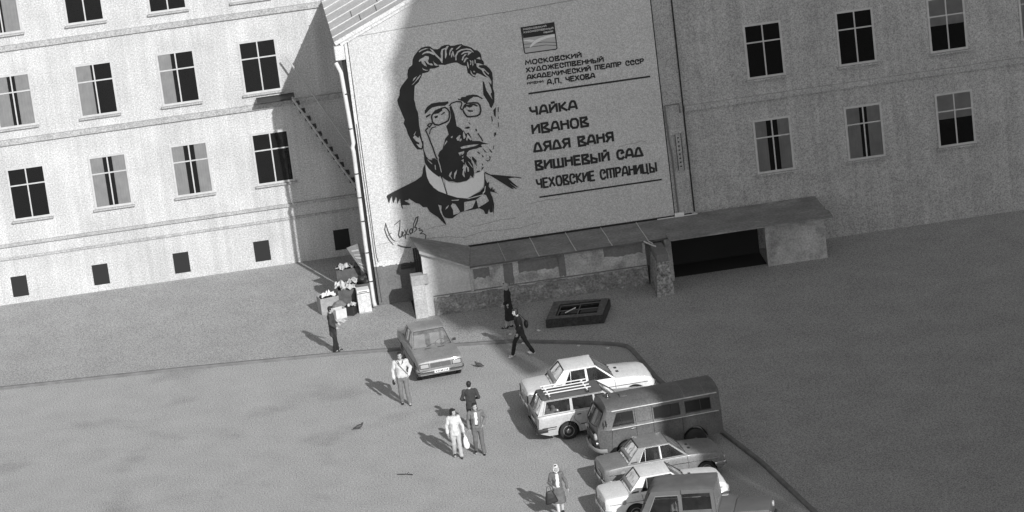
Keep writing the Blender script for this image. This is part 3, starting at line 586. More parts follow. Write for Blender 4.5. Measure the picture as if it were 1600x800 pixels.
# ================================================================== low annex along the wall
an = thing('lean_to_annex', 'low lean-to with patchy plaster and a tin roof under the mural', 'outbuilding', O, YAW)
F = -2.2
b = MB(); b.box(1.90, 9.8, F, F + .28, .0, 1.735); b.build('wall', annex_m, an)
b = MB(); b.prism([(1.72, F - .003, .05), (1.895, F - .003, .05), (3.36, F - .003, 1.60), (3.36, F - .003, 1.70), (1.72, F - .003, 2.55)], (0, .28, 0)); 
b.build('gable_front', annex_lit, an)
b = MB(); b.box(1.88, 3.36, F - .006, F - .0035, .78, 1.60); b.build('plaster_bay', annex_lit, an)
b = MB(); b.box(1.72, 1.95, F + .285, -.05, .05, 1.72); b.build('end_wall', wood_dark, an)
b = MB(); b.box(3.36, 3.46, F - .05, F, .8, 1.66, .008); b.build('pilaster', stone_pier, an)
random.seed(11)
def ragged(x0, x1, z0, z1, j=.04, n=14):
    pts = [(x0 + (x1 - x0) * i / n, z0 + random.uniform(-j, j)) for i in range(n + 1)] + [(x1 + random.uniform(-j, j) * .3, z0 + (z1 - z0) * i / 4) for i in range(1, 4)] + [(x1 + (x0 - x1) * i / n, z1 + random.uniform(-j, j) * .3) for i in range(n + 1)] + [(x0 + random.uniform(-j, j) * .3, z1 + (z0 - z1) * i / 4) for i in range(1, 4)]
    return pts
for (x0, x1, z0, z1) in ((5.15, 6.62, 1.22, 1.66), (8.28, 9.70, 1.30, 1.70), (4.6, 4.95, .85, 1.64), (6.6, 6.85, .85, 1.66), (3.5, 4.1, 1.25, 1.6)):
    b = MB(); tri(b, ragged(x0, x1, z0, z1), -F + .006); b.build('cement_patch', patch_m, an)
b = MB()
for i in range(40): # crumbling plinth with an irregular broken top ledge
    x0 = 1.98 + i * .1955; h = .74 + random.uniform(-.035, .03); d = .07 + random.uniform(-.02, .02)
    b.box(x0, x0 + .1955, F - d, F - .0005, .0, h)
b.build('plinth', rubble_m, an)
b = MB(); b.box(1.98, 9.8, F - .02, F - .0008, .79, .83); b.build('ledge', patch_m, an)
# roof panels: sheets lapped with bright seams
E0 = F - .16
xs_w = [3.67, 4.67, 5.84, 7.18, 8.49, 9.82, 11.2, 12.6, 14.0, 16.5]; xs_e = [3.40, 4.71, 5.95, 7.31, 8.62, 9.91, 11.3, 12.7, 14.1, 16.6]
zw, ze = 1.80, 1.745
b = MB()
for i in range(len(xs_w) - 1):
    b.prism([(xs_w[i], -.03, zw + .0), (xs_w[i + 1], -.03, zw), (xs_e[i + 1], E0, ze), (xs_e[i], E0, ze)], (0, 0, .025))
rr = b.build('roof', annex_roof_m, an)
b = MB(); b.prism([(1.50, -.03, 2.50), (3.66, -.03, 1.806), (3.39, E0, 1.752), (1.66, E0, 2.60)], (0, 0, .03)); b.build('raised_roof_panel', annex_roof_m, an)
b = MB(); b.prism([(1.66, E0 - .015, 2.52), (3.40, E0 - .015, 1.68), (3.40, E0 - .015, 1.765), (1.66, E0 - .015, 2.625)], (0, .014, 0)); b.build('fascia', mat('fascia_tin', .34, .6, var=.2, scale=4), an)
b = MB()
for i in range(1, 6):
    j = [random.uniform(-.02, .02) for _ in range(3)]
    P = [Vector((xs_w[i] + (xs_e[i] - xs_w[i]) * t + (j[int(t * 2.9)]), -.03 + (E0 + .03) * t, zw + (ze - zw) * t + .035)) for t in (0, .25, .5, .75, 1)]
    b.tube(P, .018 if i > 1 else .008, 5)
b.build('seam', seam_m, rr)
b = MB(); b.prism([(3.4, E0 - .02, ze - .03), (16.6, E0 - .02, ze - .03), (16.6, E0 - .02, ze + .03), (3.4, E0 - .02, ze + .03)], (0, .018, 0)); b.build('gutter_edge', mat('gutter_edge', .10, .6, var=.4, scale=4), an)
b = MB(); b.box(3.6, 11.9, -.11, -.02, 1.828, 1.875); b.build('flashing', dark_m, an)
b = MB(); b.box(11.25, 11.6, -.22, -.115, 1.83, 1.99, .03); b.box(10.6, 12.1, -.16, -.115, 1.83, 1.855); b.build('mortar_fillet', light_paint, an)
# pier beside the stair and open plank door in the shade
b = MB(); b.box(1.26, 1.715, F - .12, F + .28, .02, 1.34); pr = b.build('pier', stone_pier, an)
b = MB(); b.box(1.245, 1.86, F - .135, F + .29, 1.341, 1.70, .015); b.build('pier_cap', mat('cap_concrete', .33, .9, var=.15, scale=3, grain=.2, gscale=16), pr)
b = MB()
for k in range(3): b.box(1.50 + k * .078, 1.572 + k * .078, -1.25, -1.21, .2, 2.42)
b.build('plank_door', wood_dark, an)
b = MB(); b.box(1.25, 1.72, -1.9, -.02, .092, .10); b.build('stair_well_shade', dark_m, an)  # flat black sheet on the pavement painted as the stairwell's shade
b = MB(); b.tube([(1.05, -.09, 1.50), (1.62, -.09, 1.52)], .045, 8); b.tube([(1.05, -.09, 1.38), (1.62, -.09, 1.40)], .03, 8); b.build('pipe', iron_m, an)
# gateway with buttress to the right
bt = MB(); bt.prism([(9.84, F - 1.72, .02), (10.50, F - 1.66, .02), (10.42, F - 1.64, 1.36), (9.96, F - 1.66, 1.36)], (0, 1.66, 0)); bo = bt.build('buttress', mat('worn_concrete', .27, .95, var=.2, scale=3, grain=.7, gscale=12, bump=.7), an)
b = MB(); b.box(9.98, 10.41, F - 1.68, F - .02, 1.362, 1.64, .012); b.build('buttress_cap', patch_m, bo)
b = MB(); b.tube([(9.75, F - .3, 1.80), (9.95, F - .55, 1.72), (10.1, F - .75, 1.69)], .03, 6); b.tube([(9.9, F - .2, 1.78), (10.05, F - .4, 1.7)], .02, 6); b.build('broken_flashing', seam_m, bo)
b = MB(); b.box(10.5, 10.75, F - .02, F + .26, .02, 1.735); b.build('gate_jamb', annex_m, an)
b = MB(); b.box(14.2, 16.4, F, F + .28, .02, 1.735); b.build('gate_jamb', annex_m, an)
b = MB(); b.box(10.75, 14.2, -.4, -.3, .092, 1.74); b.box(10.75, 14.2, F + .3, -.4, .093, .099); b.build('gateway_painted_shade', dark_m, an)  # black back panel and floor sheet paint the gateway's darkness
b = MB(); b.box(10.6, 16.6, F - .9, F + .05, 1.84, 1.88); b.build('gate_canopy', annex_roof_m, an)

# ================================================================== wall running on to the right
rw = thing('adjoining_building', 'long grey plaster building joined to the right end of the mural wall', 'building', O, YAW)
b = MB(); b.box(12.06, 40, .12, .6, 0, 12.5); b.build('wall', wall_side, rw)
curtain_m = mat('net_curtain', .55, .9, var=.1, scale=3)
def window(parent, x, y, z, wd, h, m=None, bars=1):
    q = MB(); q.box(x - wd / 2 - .08, x + wd / 2 + .08, y - .03, y + .02, z - .08, z + .0); q.box(x - wd / 2 - .08, x + wd / 2 + .08, y - .03, y + .02, z + h, z + h + .08)
    q.box(x - wd / 2 - .08, x - wd / 2, y - .03, y + .02, z + .0, z + h); q.box(x + wd / 2, x + wd / 2 + .08, y - .03, y + .02, z, z + h)
    for k in range(bars): xx = x - wd / 2 + wd * (k + 1) / (bars + 1); q.box(xx - .025, xx + .025, y - .025, y + .012, z, z + h)
    q.box(x - wd / 2, x + wd / 2, y - .022, y + .011, z + h * .66, z + h * .66 + .05)
    f = q.build('window', m or frame_m, parent); q = MB(); q.box(x - wd / 2, x + wd / 2, y - .004, y + .009, z, z + h); q.build('dark_room', dark_m, f)
    q = MB(); q.face([(x - wd / 2, y - .017, z), (x + wd / 2, y - .017, z), (x + wd / 2, y - .017, z + h), (x - wd / 2, y - .017, z + h)]); q.build('pane', room_glass, f)
    rr_ = random.random()
    if rr_ < .75:
        q = MB(); cw = wd * random.uniform(.15, .45); n_ = 9; hz = z + (h * random.uniform(.3, .6) if rr_ < .2 else 0)
        for g_ in ((0, 1) if rr_ > .3 else (0,)):
            x0 = x - wd / 2 if g_ == 0 else x + wd / 2 - cw
            if rr_ < .2: x0, cw = x - wd / 2, wd
            for k_ in range(n_): q.face([(x0 + cw * (k_ + a_) / n_, y - .008 - .005 * ((k_ + a_) % 2), zz) for a_, zz in ((0, hz), (1, hz), (1, z + h), (0, z + h))])
        q.build('curtain', curtain_m, f)
    q = MB(); q.box(x - wd / 2 - .14, x + wd / 2 + .14, y - .14, y - .001, z - .14, z - .085); q.build('sill', wall_side, f)
for x in (15.2, 18.6, 22.0, 25.4):
    for z in (3.0, 6.6): window(rw, x, .12, z, 1.25, 1.9)
b = MB(); b.box(12.06, 40, .02, .119, 5.7, 5.9); b.build('string_course', wall_side, rw)

# ================================================================== yard building on the left, set back
lb = thing('yard_building', 'grey plastered yard building with rows of windows set back left of the drainpipe', 'building', O, YAW)
b = MB(); b.box(-42, 6, 7.0, 7.6, 0, 15); b.build('wall', facade_m, lb)
for z0, z1, d in ((2.36, 2.47, .10), (1.84, 1.93, .06), (6.3, 6.5, .12), (9.9, 10.1, .12)):
    b = MB(); b.box(-42, 6, 7.0 - d, 6.999, z0, z1); b.build('ledge', wall_side, lb)
for k in range(9):
    x = -2.9 - k * 3.1
    for z in (3.4, 7.0, 10.6): window(lb, x, 7.0, z, 1.3, 1.9)
for x in (-.62, -3.7, -6.8, -9.9, -13): 
    q = MB(); q.box(x - .4, x + .2, 6.985, 6.998, .35, 1.15); q.build('basement_window', dark_m, lb)
st = thing('fire_escape_stair', 'steep steel stair climbing the grey yard building behind the drainpipe', 'stair', O, YAW)
b = MB(); b.tube([(.62, 6.3, 1.8), (-1.9, 6.3, 6.75)], .045, 6); b.build('stringer', mat('galvanised_steel', .45, .6), st)
b = MB(); b.tube([(.62, 6.3, 3.36), (-1.9, 6.3, 8.35)], .035, 6); b.build('handrail', mat('galvanised_steel', .45, .6), st)
b = MB()
for k in range(16): t = k / 15; b.box(.62 - 2.52 * t - .1, .62 - 2.52 * t + .12, 6.3, 6.95, 1.8 + 4.95 * t - .015, 1.8 + 4.95 * t + .015)
b.build('tread', iron_m, st)
b = MB(); b.box(-3.2, -1.9, 6.2, 6.97, 6.7, 6.75); b.build('landing', iron_m, st)

# ================================================================== building out of view on the sunward side whose shadow crosses the square
P_ = Vector((math.cos(SUN_AZ), math.sin(SUN_AZ), 0)); S_ = Vector((math.sin(SUN_AZ), -math.cos(SUN_AZ), 0)); T0 = 40.
sh = thing('corner_tower_block', 'tall block with a jutting top storey standing outside the view to the right', 'building', P_ * 0 + S_ * T0, SUN_AZ)
dz = T0 * math.tan(SUN_EL)
def blk(name, poly, m, depth=14): q = MB(); q.prism([(u, -depth, v) for u, v in poly], (0, depth, 0)); return q.build(name, m, sh)
blk('lower_wing', [(1.55, 0), (2.6, 0), (2.6, dz - .75), (1.75, dz - .75), (1.55, dz - 3)], facade_m, .5)
blk('upper_bay', [(1.75, dz + 2.4), (2.6, dz + 2.4), (2.6, dz + 4.6), (2.3, dz + 4.6), (1.9, dz + 3.2)], facade_m, .5)
blk('wall', [(5.9, 0), (30, 0), (30, dz + 12.9), (5.9, dz + 12.9)], facade_m)
blk('slotted_shadow_screen', [(2.62, 0), (5.89, 0), (5.89, dz + 12.9), (2.72, dz + 12.9), (2.66, dz + 2.4), (3.0, dz + 2.4), (3.3, dz + 1.35), (4.55, dz + 1.3), (4.55, dz - .75), (2.62, dz - .75)], facade_m, .5)  # thin unseen screen, slot shaped to let sun onto the white saloon
blk('top_storey', [(2.02, dz + 12.95), (30.5, dz + 12.95), (30.5, dz + 17.0), (2.35, dz + 17.0), (2.35, dz + 15.9), (2.05, dz + 14.8)], facade_m)
blk('roof', [(2.5, dz + 17.05), (30.6, dz + 17.05), (17, dz + 32), (5.5, dz + 22.3), (3.3, dz + 18.9)], annex_roof_m)

# ================================================================== light well in the pavement
lw = thing('light_well', 'low black tiled basement light well with a barred glass top in the pavement', 'light well', (2.08, 9.9, KZ))
def L2(x, y): return (x - 2.08, y - 9.9)
out_t = [L2(.92, 9.12), L2(2.91, 8.89), L2(3.25, 10.72), L2(1.28, 11.1)]; out_b = [(x * 1.03, y * 1.02) for x, y in out_t]
inn = [L2(1.26, 9.41), L2(2.75, 9.2), L2(2.96, 10.63), L2(1.49, 10.7)]
HT = .32
b = MB(); bm = b.bm
vo_b = [bm.verts.new((x, y, 0)) for x, y in out_b]; vo_t = [bm.verts.new((x, y, HT)) for x, y in out_t]; vi_t = [bm.verts.new((x, y, HT)) for x, y in inn]; vi_b = [bm.verts.new((x, y, .12)) for x, y in inn]
for i in range(4):
    j = (i + 1) % 4; bm.faces.new((vo_b[i], vo_b[j], vo_t[j], vo_t[i])); bm.faces.new((vi_t[i], vi_t[j], vi_b[j], vi_b[i])).material_index = 0
    f = bm.faces.new((vo_t[i], vo_t[j], vi_t[j], vi_t[i])); f.material_index = 1
bm.faces.new(vi_b)
kb = b.build('tiled_kerb', [tile_m, tile_top], lw)
b = MB()   # tile joints: slim proud glazed tiles on the two seen faces
for (p, q) in ((0, 1), (1, 2)):
    A = Vector(out_b[p]); Bv = Vector(out_b[q]); n = 22 if p == 0 else 20; d = (Bv - A).normalized(); nn = Vector((d.y, -d.x))
    for k in range(n):
        for z0, z1 in ((.015, .16), (.17, .30)):
            a = A + (Bv - A) * ((k + .08) / n); c = A + (Bv - A) * ((k + .9) / n)
            b.prism([(a.x + nn.x * .004, a.y + nn.y * .004, z0), (c.x + nn.x * .004, c.y + nn.y * .004, z0), (c.x - nn.x * .0, c.y, z1), (a.x, a.y, z1)], (nn.x * .008, nn.y * .008, 0))
b.build('wall_tile', tile_m, kb)
b = MB(); b.prism([(x * .97, y * .97, .16) for x, y in inn], (0, 0, .012)); b.build('glass_pane', pane_dark, lw)
def ip(u, v): a = Vector(inn[0]).lerp(Vector(inn[1]), u); c = Vector(inn[3]).lerp(Vector(inn[2]), u); return a.lerp(c, v)
b = MB()
for u in (0.02, .5, .98): a, c = ip(u, 0), ip(u, 1); b.tube([(a.x, a.y, .24), (c.x, c.y, .24)], .022, 4)
for v in (.02, .55, .98): a, c = ip(0, v), ip(1, v); b.tube([(a.x, a.y, .245), (c.x, c.y, .245)], .022, 4)
b.build('grille', mat('grille_iron', .13, .6), lw)
b = MB(); a, c = ip(.2, .3), ip(.42, .6); b.tube([(a.x, a.y, .275), (c.x, c.y, .30)], .02, 6)
o = b.build('stick', light_paint); o.location = lw.location; tag(o, 'short white stick lying on the barred light well', 'stick')
# ================================================================== VEHICLES (local frame: rear at y=0, +y forward, +x right side)
def lerp_tab(tab, y):
    if y <= tab[0][0]: return tab[0][1]
    for (a, u), (c, v) in zip(tab, tab[1:]):
        if y <= c: return u + (v - u) * (y - a) / (c - a)
    return tab[-1][1]
class Car:
    def __init__(s, root, L, hw, top, wheels, cab, sill=.23, wr=.36, wz=.29, endz=(.40, .38), cabw=.62, zm=.55, tum=.05, round_end=.05, floor=.5):
        s.root, s.L, s.hw, s.top, s.wheels, s.cab, s.sill, s.wr, s.wz, s.endz = root, L, hw, top, wheels, cab, sill, wr, wz, endz
        s.zm, s.tum, s.re, s.floor = zm, tum, round_end, floor
    def half(s, y):
        e = min(y, s.L - y); k = max(0, 1 - e / .22); return s.hw - s.re * k * k
    def zb(s, y):
        z = s.sill; e = min(y, s.L - y)
        if y < .35: z = max(z, s.endz[0] - (s.endz[0] - s.sill) * y / .35)
        if s.L - y < .3: z = max(z, s.endz[1] - (s.endz[1] - s.sill) * (s.L - y) / .3)
        for c in s.wheels:
            d = abs(y - c)
            if d < s.wr: z = max(z, s.wz + math.sqrt(s.wr ** 2 - d * d) * .98)
        return z
    def xs(s, y, z): return s.half(y) * (1 - s.tum * ((z - s.zm) / .42) ** 2)
    def zt(s, y): return lerp_tab(s.top, y)
    def body(s, m, crown=.035, inner=interior_m, name='body'):
        ys = set(np.linspace(0, s.L, 60)) | {p[0] for p in s.top} | {.02, .06, .12, s.L - .02, s.L - .06, s.L - .12}
        for c in s.wheels: ys |= {c - s.wr - .002, c + s.wr + .002} | {c + s.wr * math.sin(a) for a in np.linspace(-1.57, 1.57, 17)}
        ys |= {s.cab[0] - .01, s.cab[0] + .01, s.cab[1] - .01, s.cab[1] + .01}
        ys = sorted(y for y in ys if 0 <= y <= s.L); rings = []; cabf = []
        yy = [ys[0]]
        for y in ys[1:]:
            if y - yy[-1] > .0015: yy.append(y)
        for y in yy:
            zb, zt = s.zb(y), s.zt(y); h = []; cabin = s.cab[0] < y < s.cab[1]; cabf.append(cabin)
            h.append((0, zb)); h.append((s.xs(y, zb) * .9, zb))
            n = 7; ztop = zt - .035
            for k in range(n): z = zb + (ztop - zb) * k / (n - 1); h.append((s.xs(y, z) - (.012 if k == 0 else 0), z))
            xt = s.xs(y, ztop)
            h.append((xt - .012, zt - .012)); h.append((xt - .035, zt))
            if cabin: h += [(xt - .075, zt), (xt - .08, s.floor), (0, s.floor)]
            else: h += [(xt - .10, zt + crown * .25), (xt * .5, zt + crown * .8), (0, zt + crown)]
            rings.append([(x, y, z) for x, z in h] + [(-x, y, z) for x, z in h[-2:0:-1]])
        b = MB(); V = [[b.bm.verts.new(p) for p in r] for r in rings]; n = len(V[0]); K = n // 2
        for i in range(len(V) - 1):
            for k in range(n):
                f = b.bm.faces.new((V[i][k], V[i][(k + 1) % n], V[i + 1][(k + 1) % n], V[i + 1][k]))
                kk = k if k < K else n - 1 - k
                if kk >= K - 2 and (cabf[i] or cabf[i + 1]) : f.material_index = 1
                if kk == 0: f.material_index = 1
        b.bm.faces.new(V[0][::-1]); b.bm.faces.new(V[-1])
        s.b = b.build(name, [m, inner], s.root, 32); return s.b
    def wheel(s, y, side, x=None, parent=None):
        x = (s.half(y) - .02) * side if x is None else x; r = s.wz; g = side
        q = MB(); q.lathe([(-.155 * g, .19), (-.15 * g, r - .02), (-.13 * g, r), (-.03 * g, r), (-.006 * g, r - .03), (-.002 * g, .2), (-.02 * g, .19)], 'X', 28); t_ = q.build('wheel', tyre_m, parent or s.root, 40, (x, y, s.wz))
        q = MB(); q.lathe([(-.05 * g, .188), (-.008 * g, .188), (-.004 * g, .175), (-.035 * g, .155), (-.03 * g, .09), (-.014 * g, .075), (-.008 * g, .05), (-.004 * g, .0)], 'X', 24); q.build('rim', rim_m, t_, 40)
    def strip(s, name, pts, m, wdt=.012, off=.004, side=1, parent=None):
        """thin line following the body side, pts (y,z)"""
        q = MB()
        for (y0, z0), (y1, z1) in zip(pts, pts[1:]):
            n = max(1, int(math.hypot(y1 - y0, z1 - z0) / .12)); d = Vector((y1 - y0, z1 - z0)).normalized(); nx, nz = -d.y * wdt / 2, d.x * wdt / 2
            for k in range(n):
                a = (y0 + (y1 - y0) * k / n, z0 + (z1 - z0) * k / n); c = (y0 + (y1 - y0) * (k + 1) / n, z0 + (z1 - z0) * (k + 1) / n)
                P = [(a[0] + nx, a[1] + nz), (c[0] + nx, c[1] + nz), (c[0] - nx, c[1] - nz), (a[0] - nx, a[1] - nz)]
                q.prism([((s.xs(y, z) + off) * side, y, z) for y, z in P], (-.012 * side, 0, 0))
        return q.build(name, m, parent or s.root)
class Cabin:
    """greenhouse: pillars, roof, panes.  wf=(base,top) windscreen y, wr=(base,top) rear window y"""
    def __init__(s, car, wf, wr, zb, zr, wb, wt): s.car, s.wf, s.wr, s.zb, s.zr, s.wb, s.wt = car, wf, wr, zb, zr, wb, wt
    def X(s, z): return s.wb + (s.wt - s.wb) * (z - s.zb) / (s.zr - s.zb)
    def yf(s, z): return s.wf[0] + (s.wf[1] - s.wf[0]) * (z - s.zb) / (s.zr - s.zb)
    def yr(s, z): return s.wr[0] + (s.wr[1] - s.wr[0]) * (z - s.zb) / (s.zr - s.zb)
    def frame(s, m, polys, roof_m=None, crown=.05, lip=.0):
        root = s.car.root
        q = MB()
        for P in polys:
            for g in (1, -1): q.prism([(s.X(z) * g, y, z) for y, z in P], (-.045 * g, 0, 0))
        fr = q.build('cabin_frame', m, root, 30)
        q = MB(); nx, ny = 10, 12; ya, yb = s.yr(s.zr) - lip, s.yf(s.zr) + lip; g = []
        for j in range(ny + 1):
            v = j / ny; row = []
            for i in range(nx + 1):
                u = -1 + 2 * i / nx; x = math.sin(u * math.pi / 2) * (s.wt + .012); e = abs(u)
                vv = (1 - math.cos(math.pi * v)) / 2
                y = ya + (yb - ya) * vv; z = s.zr + crown * (1 - abs(math.sin(u * math.pi / 2)) ** 2.4) * (1 - (2 * vv - 1) ** 6 * .75)
                y -= math.copysign(.03 * e ** 4, vv - .5) if vv in (0., 1.) else 0
                row.append((x, y, z))
            g.append(row)
        def ring(dz): return None
        V = [[q.bm.verts.new(p) for p in r] for r in g]; W = [[q.bm.verts.new((p[0] * .985, p[1], p[2] - .035)) for p in r] for r in g]
        for j in range(ny):
            for i in range(nx):
                q.bm.faces.new((V[j][i], V[j][i + 1], V[j + 1][i + 1], V[j + 1][i])); q.bm.faces.new((W[j][i], W[j + 1][i], W[j + 1][i + 1], W[j][i + 1]))
        for j in range(ny):
            for i in (0, nx): q.bm.faces.new((V[j][i], V[j + 1][i], W[j + 1][i], W[j][i]))
        for i in range(nx):
            for j in (0, ny): q.bm.faces.new((V[j][i], V[j][i + 1], W[j][i + 1], W[j][i]))
        rf = q.build('roof', roof_m or m, root, 40)
        return fr, rf
    def pane(s, P, name='side_window', m=None, inset=.018):
        for g in (1, -1):
            q = MB(); q.face([((s.X(z) - inset) * g, y, z) for y, z in P]); q.build(name, m or side_glass, s.car.root)
    def end_panes(s, m=None):
        for nm, f, zlo in (('windscreen', s.yf, s.zb), ('rear_window', s.yr, s.zb)):
            q = MB(); n = 8; z0, z1 = zlo + .01, s.zr - .03; sg = 1 if nm == 'windscreen' else -1
            for k in range(n):
                u0, u1 = -1 + 2 * k / n, -1 + 2 * (k + 1) / n; P = []
                for u, z in ((u0, z0), (u1, z0), (u1, z1), (u0, z1)): P.append((u * (s.X(z) - .05), f(z) + sg * (-.03 + .035 * (1 - u * u)), z))
                q.face(P)
            q.build(nm, m or car_glass, s.car.root, 60)
            q = MB()  # rubber surround
            c = [(-1, z0), (1, z0), (1, z1), (-1, z1), (-1, z0)]
            q.tube([(u * (s.X(z) - .045), f(z) + sg * (-.012), z) for u, z in c], .014, 5); q.build('window_seal', black_plastic, s.car.root)
    def trim(s, P, m, r=.011, name='window_trim'):
        for g in (1, -1):
            q = MB(); q.tube([((s.X(z) + .004) * g, y, z) for y, z in P], r, 5); q.build(name, m, s.car.root)
def seats(root, rows, zf=.5, m=seat_m, hw=.6, wheel_y=None, lhd=-1, dash=interior_m):
    for (y, bench) in rows:
        q = MB()
        for x0, x1 in (((-hw, hw),) if bench else ((-hw, -.08), (.08, hw))):
            q.box(x0, x1, y, y + .46, zf + .0, zf + .14, .04); q.box(x0, x1, y - .12, y + .02, zf + .10, zf + .66, .05)
        q.build('rear_seat' if bench else 'front_seats', m, root, 40)
    if wheel_y:
        q = MB(); q.box(-.62, .62, wheel_y + .22, wheel_y + .55, zf + .1, zf + .40, .04); q.build('dashboard', dash, root, 40)
        q = MB(); pts = [(.19 * math.cos(a), .19 * math.sin(a) * .35, .19 * math.sin(a)) for a in np.linspace(0, 2 * math.pi, 21)]; q.tube(pts, .013, 5, False)
        q.tube([(-.18, 0, 0), (.18, 0, 0)], .012, 5); q.tube([(0, 0, 0), (0, .22, -.1)], .02, 5); q.build('steering_wheel', black_plastic, root, 60, (lhd * .34, wheel_y + .12, zf + .42))
def place(name, label, x, y, a, ref, L, scale, cat='car', group=None):
    """ref='rear' or 'front': the point of the car at (x,y); a = heading (clockwise from +Y)"""
    f = Vector((math.sin(R(a)), math.cos(R(a)), 0)); p = Vector((x, y, 0))
    if ref == 'front': p -= f * L * scale
    return thing(name, label, cat, p, -R(a), group, scale)
CARS = 'cars parked in the yard'
SED_TOP_2101 = [(0, .80), (.04, .875), (.10, .90), (.80, .93), (2.86, .93), (3.0, .925), (3.4, .90), (3.8, .85), (3.97, .78), (4.05, .66)]
SED_TOP_2105 = [(0, .82), (.03, .88), (.08, .90), (.78, .925), (2.86, .93), (2.95, .925), (3.5, .88), (4.0, .815), (4.06, .79), (4.10, .70)]
def sedan(root, kind, paint, seatm=seat_m, trunk=True):
    old = kind == 2101; L = 4.05 if old else 4.10
    c = Car(root, L, .805, SED_TOP_2101 if old else SED_TOP_2105, (.98, 3.41), (.84, 2.80), endz=(.36, .34), round_end=.13 if old else .05)
    c.body(paint, .045 if old else .03, interior_m if old else mat('pale_interior', .22, .9, var=.1))
    k = Cabin(c, (2.84, 2.26), (.80, 1.27), .925, 1.405, .715, .575)
    zt = 1.345
    A = [(2.84, .925), (2.75, .925), (k.yf(zt) - .075, zt), (k.yf(zt), zt)]; Bp = [(1.99, .925), (1.91, .925), (1.91, zt), (1.97, zt)]
    Cp = [(1.20, .925), (.80, .925), (k.yr(zt), zt), (1.44, zt)]; top = [(k.yf(zt), zt), (k.yr(zt), zt), (k.yr(1.405), 1.405), (k.yf(1.405), 1.405)]
    low = [(2.75, .925), (1.99, .925), (1.99, .945), (2.735, .945)]; low2 = [(1.91, .925), (1.2, .925), (1.215, .945), (1.91, .945)]
    k.frame(paint, [A, Bp, Cp, top, low, low2])
    k.pane([(2.735, .945), (1.99, .945), (1.975, zt), (k.yf(zt) - .075, zt)]); k.pane([(1.91, .945), (1.21, .945), (1.44, zt), (1.91, zt)]); k.end_panes()
    k.trim([(1.42, .945), (1.46, zt)], black_plastic if not old else chrome_m, .010, 'quarter_bar')
    if old: k.trim([(1.205, .94), (1.44, zt + .012), (k.yf(zt) - .08, zt + .012), (2.735, .94)], chrome_m, .011); k.trim([(1.95, .945), (1.945, zt)], chrome_m, .02, 'pillar_trim')
    for g in (1, -1):   # vent grille at the foot of the rear pillar
        q = MB(); q.prism([((k.X(z) + .002) * g, y, z) for y, z in ((.90, .95), (1.14, .955), (1.15, 1.0), (.945, .995))], (.006 * g, 0, 0)); q.build('pillar_vent', black_plastic, root)
    seats(root, [(1.0, True), (1.85, False)], .46, seatm, wheel_y=2.35, dash=mat('pale_dash', .30, .8) if not old else interior_m)
    for y in c.wheels:
        for g in (1, -1): c.wheel(y, g)
    for g in (1, -1):
        for P in ([(2.80, .90), (2.82, .55), (2.72, .27)], [(1.95, .92), (1.95, .28)], [(1.22, .9), (1.25, .66), (1.36, .5), (1.42, .28)]): c.strip('door_gap', P, dark_m, .012, .002, g)
        c.strip('side_trim', [(.2, .60), (3.9, .60)] if not old else [(.15, .70), (3.85, .68)], chrome_m if old else black_plastic, .022, .006, g)
        for y in (2.10, 1.38):
            q = MB(); q.box(-.008, .02, -.07, .07, -.013, .013, .006); q.build('door_handle', chrome_m, root, None, ((c.xs(y, .82) + .004) * g, y, .82))
    # front
    if old:
        q = MB(); q.box(-.62, .62, L - .02, L + .012, .48, .66, .01); q.build('grille', black_plastic, root)
        for g in (1, -1):
            q = MB(); q.lathe([(-.05, .10), (.0, .10), (.03, .085), (.045, .0)], 'Y', 18, (.56 * g, L + .0, .57)); q.build('headlight', lamp_m, root, 50)
        zbm = .42
    else:
        q = MB(); q.box(-.36, .36, L - .01, L + .016, .585, .735, .008); gr = q.build('grille', mat('grille_grey', .09, .5), root)
        q = MB()
        for i in range(17): q.box(-.335 + i * .0415, -.315 + i * .0415, L + .0165, L + .022, .60, .72)
        q.build('grille_bar', mat('grille_bar', .22, .4, metal=.5), gr)
        q = MB(); q.box(-.37, .37, L - .005, L + .02, .74, .755); q.build('grille_trim', chrome_m, gr)
        q = MB(); q.prism([(-.02, L + .023, .63), (.0, L + .023, .60), (.02, L + .023, .63), (.012, L + .023, .70), (-.012, L + .023, .70)], (0, .004, 0)); q.build('badge', chrome_m, gr)
        for g in (1, -1):
            q = MB(); q.box(.40 * g - .01 * 0, .735 * g, L - .02, L + .004, .575, .755, .01) if g > 0 else q.box(-.735, -.40, L - .02, L + .004, .575, .755, .01); hb = q.build('headlight', black_plastic, root)
            q = MB(); xa, xb = sorted((.425 * g, .71 * g)); q.box(xa, xb, L - .01, L + .016, .60, .735, .012); q.build('lens', lamp_m, hb, 40)
            q = MB(); xa, xb = sorted((.715 * g, .745 * g)); q.box(xa, xb, L - .1, L + .01, .60, .735, .006); q.build('indicator', tail_m, hb)
    def bumper(y, s_, name='bumper'):
        q = MB(); P = [(-.80, y - s_ * .34, .46), (-.80, y - s_ * .06, .46), (-.74, y + s_ * .035, .46), (0, y + s_ * .075, .46), (.74, y + s_ * .035, .46), (.80, y - s_ * .06, .46), (.80, y - s_ * .34, .46)]
        q.tube(P, [(.016, .062)] * 7, 8); bp = q.build(name, chrome_m, root, 50)
        if old:
            for g in (1, -1):
                q = MB(); q.box(.40 * g - .03, .40 * g + .03, y + s_ * .075 - .03, y + s_ * .075 + .035, .38, .56, .015); q.build('overrider', chrome_m, bp, 40)
        else:
            q = MB(); P2 = [(x * 1.005, yy + s_ * .02, .458) for x, yy, z in P]; q.tube(P2, [(.012, .022)] * 7, 6); q.build('rubber_strip', black_plastic, bp)
        return bp
    bf = bumper(L, 1); br = bumper(0, -1)
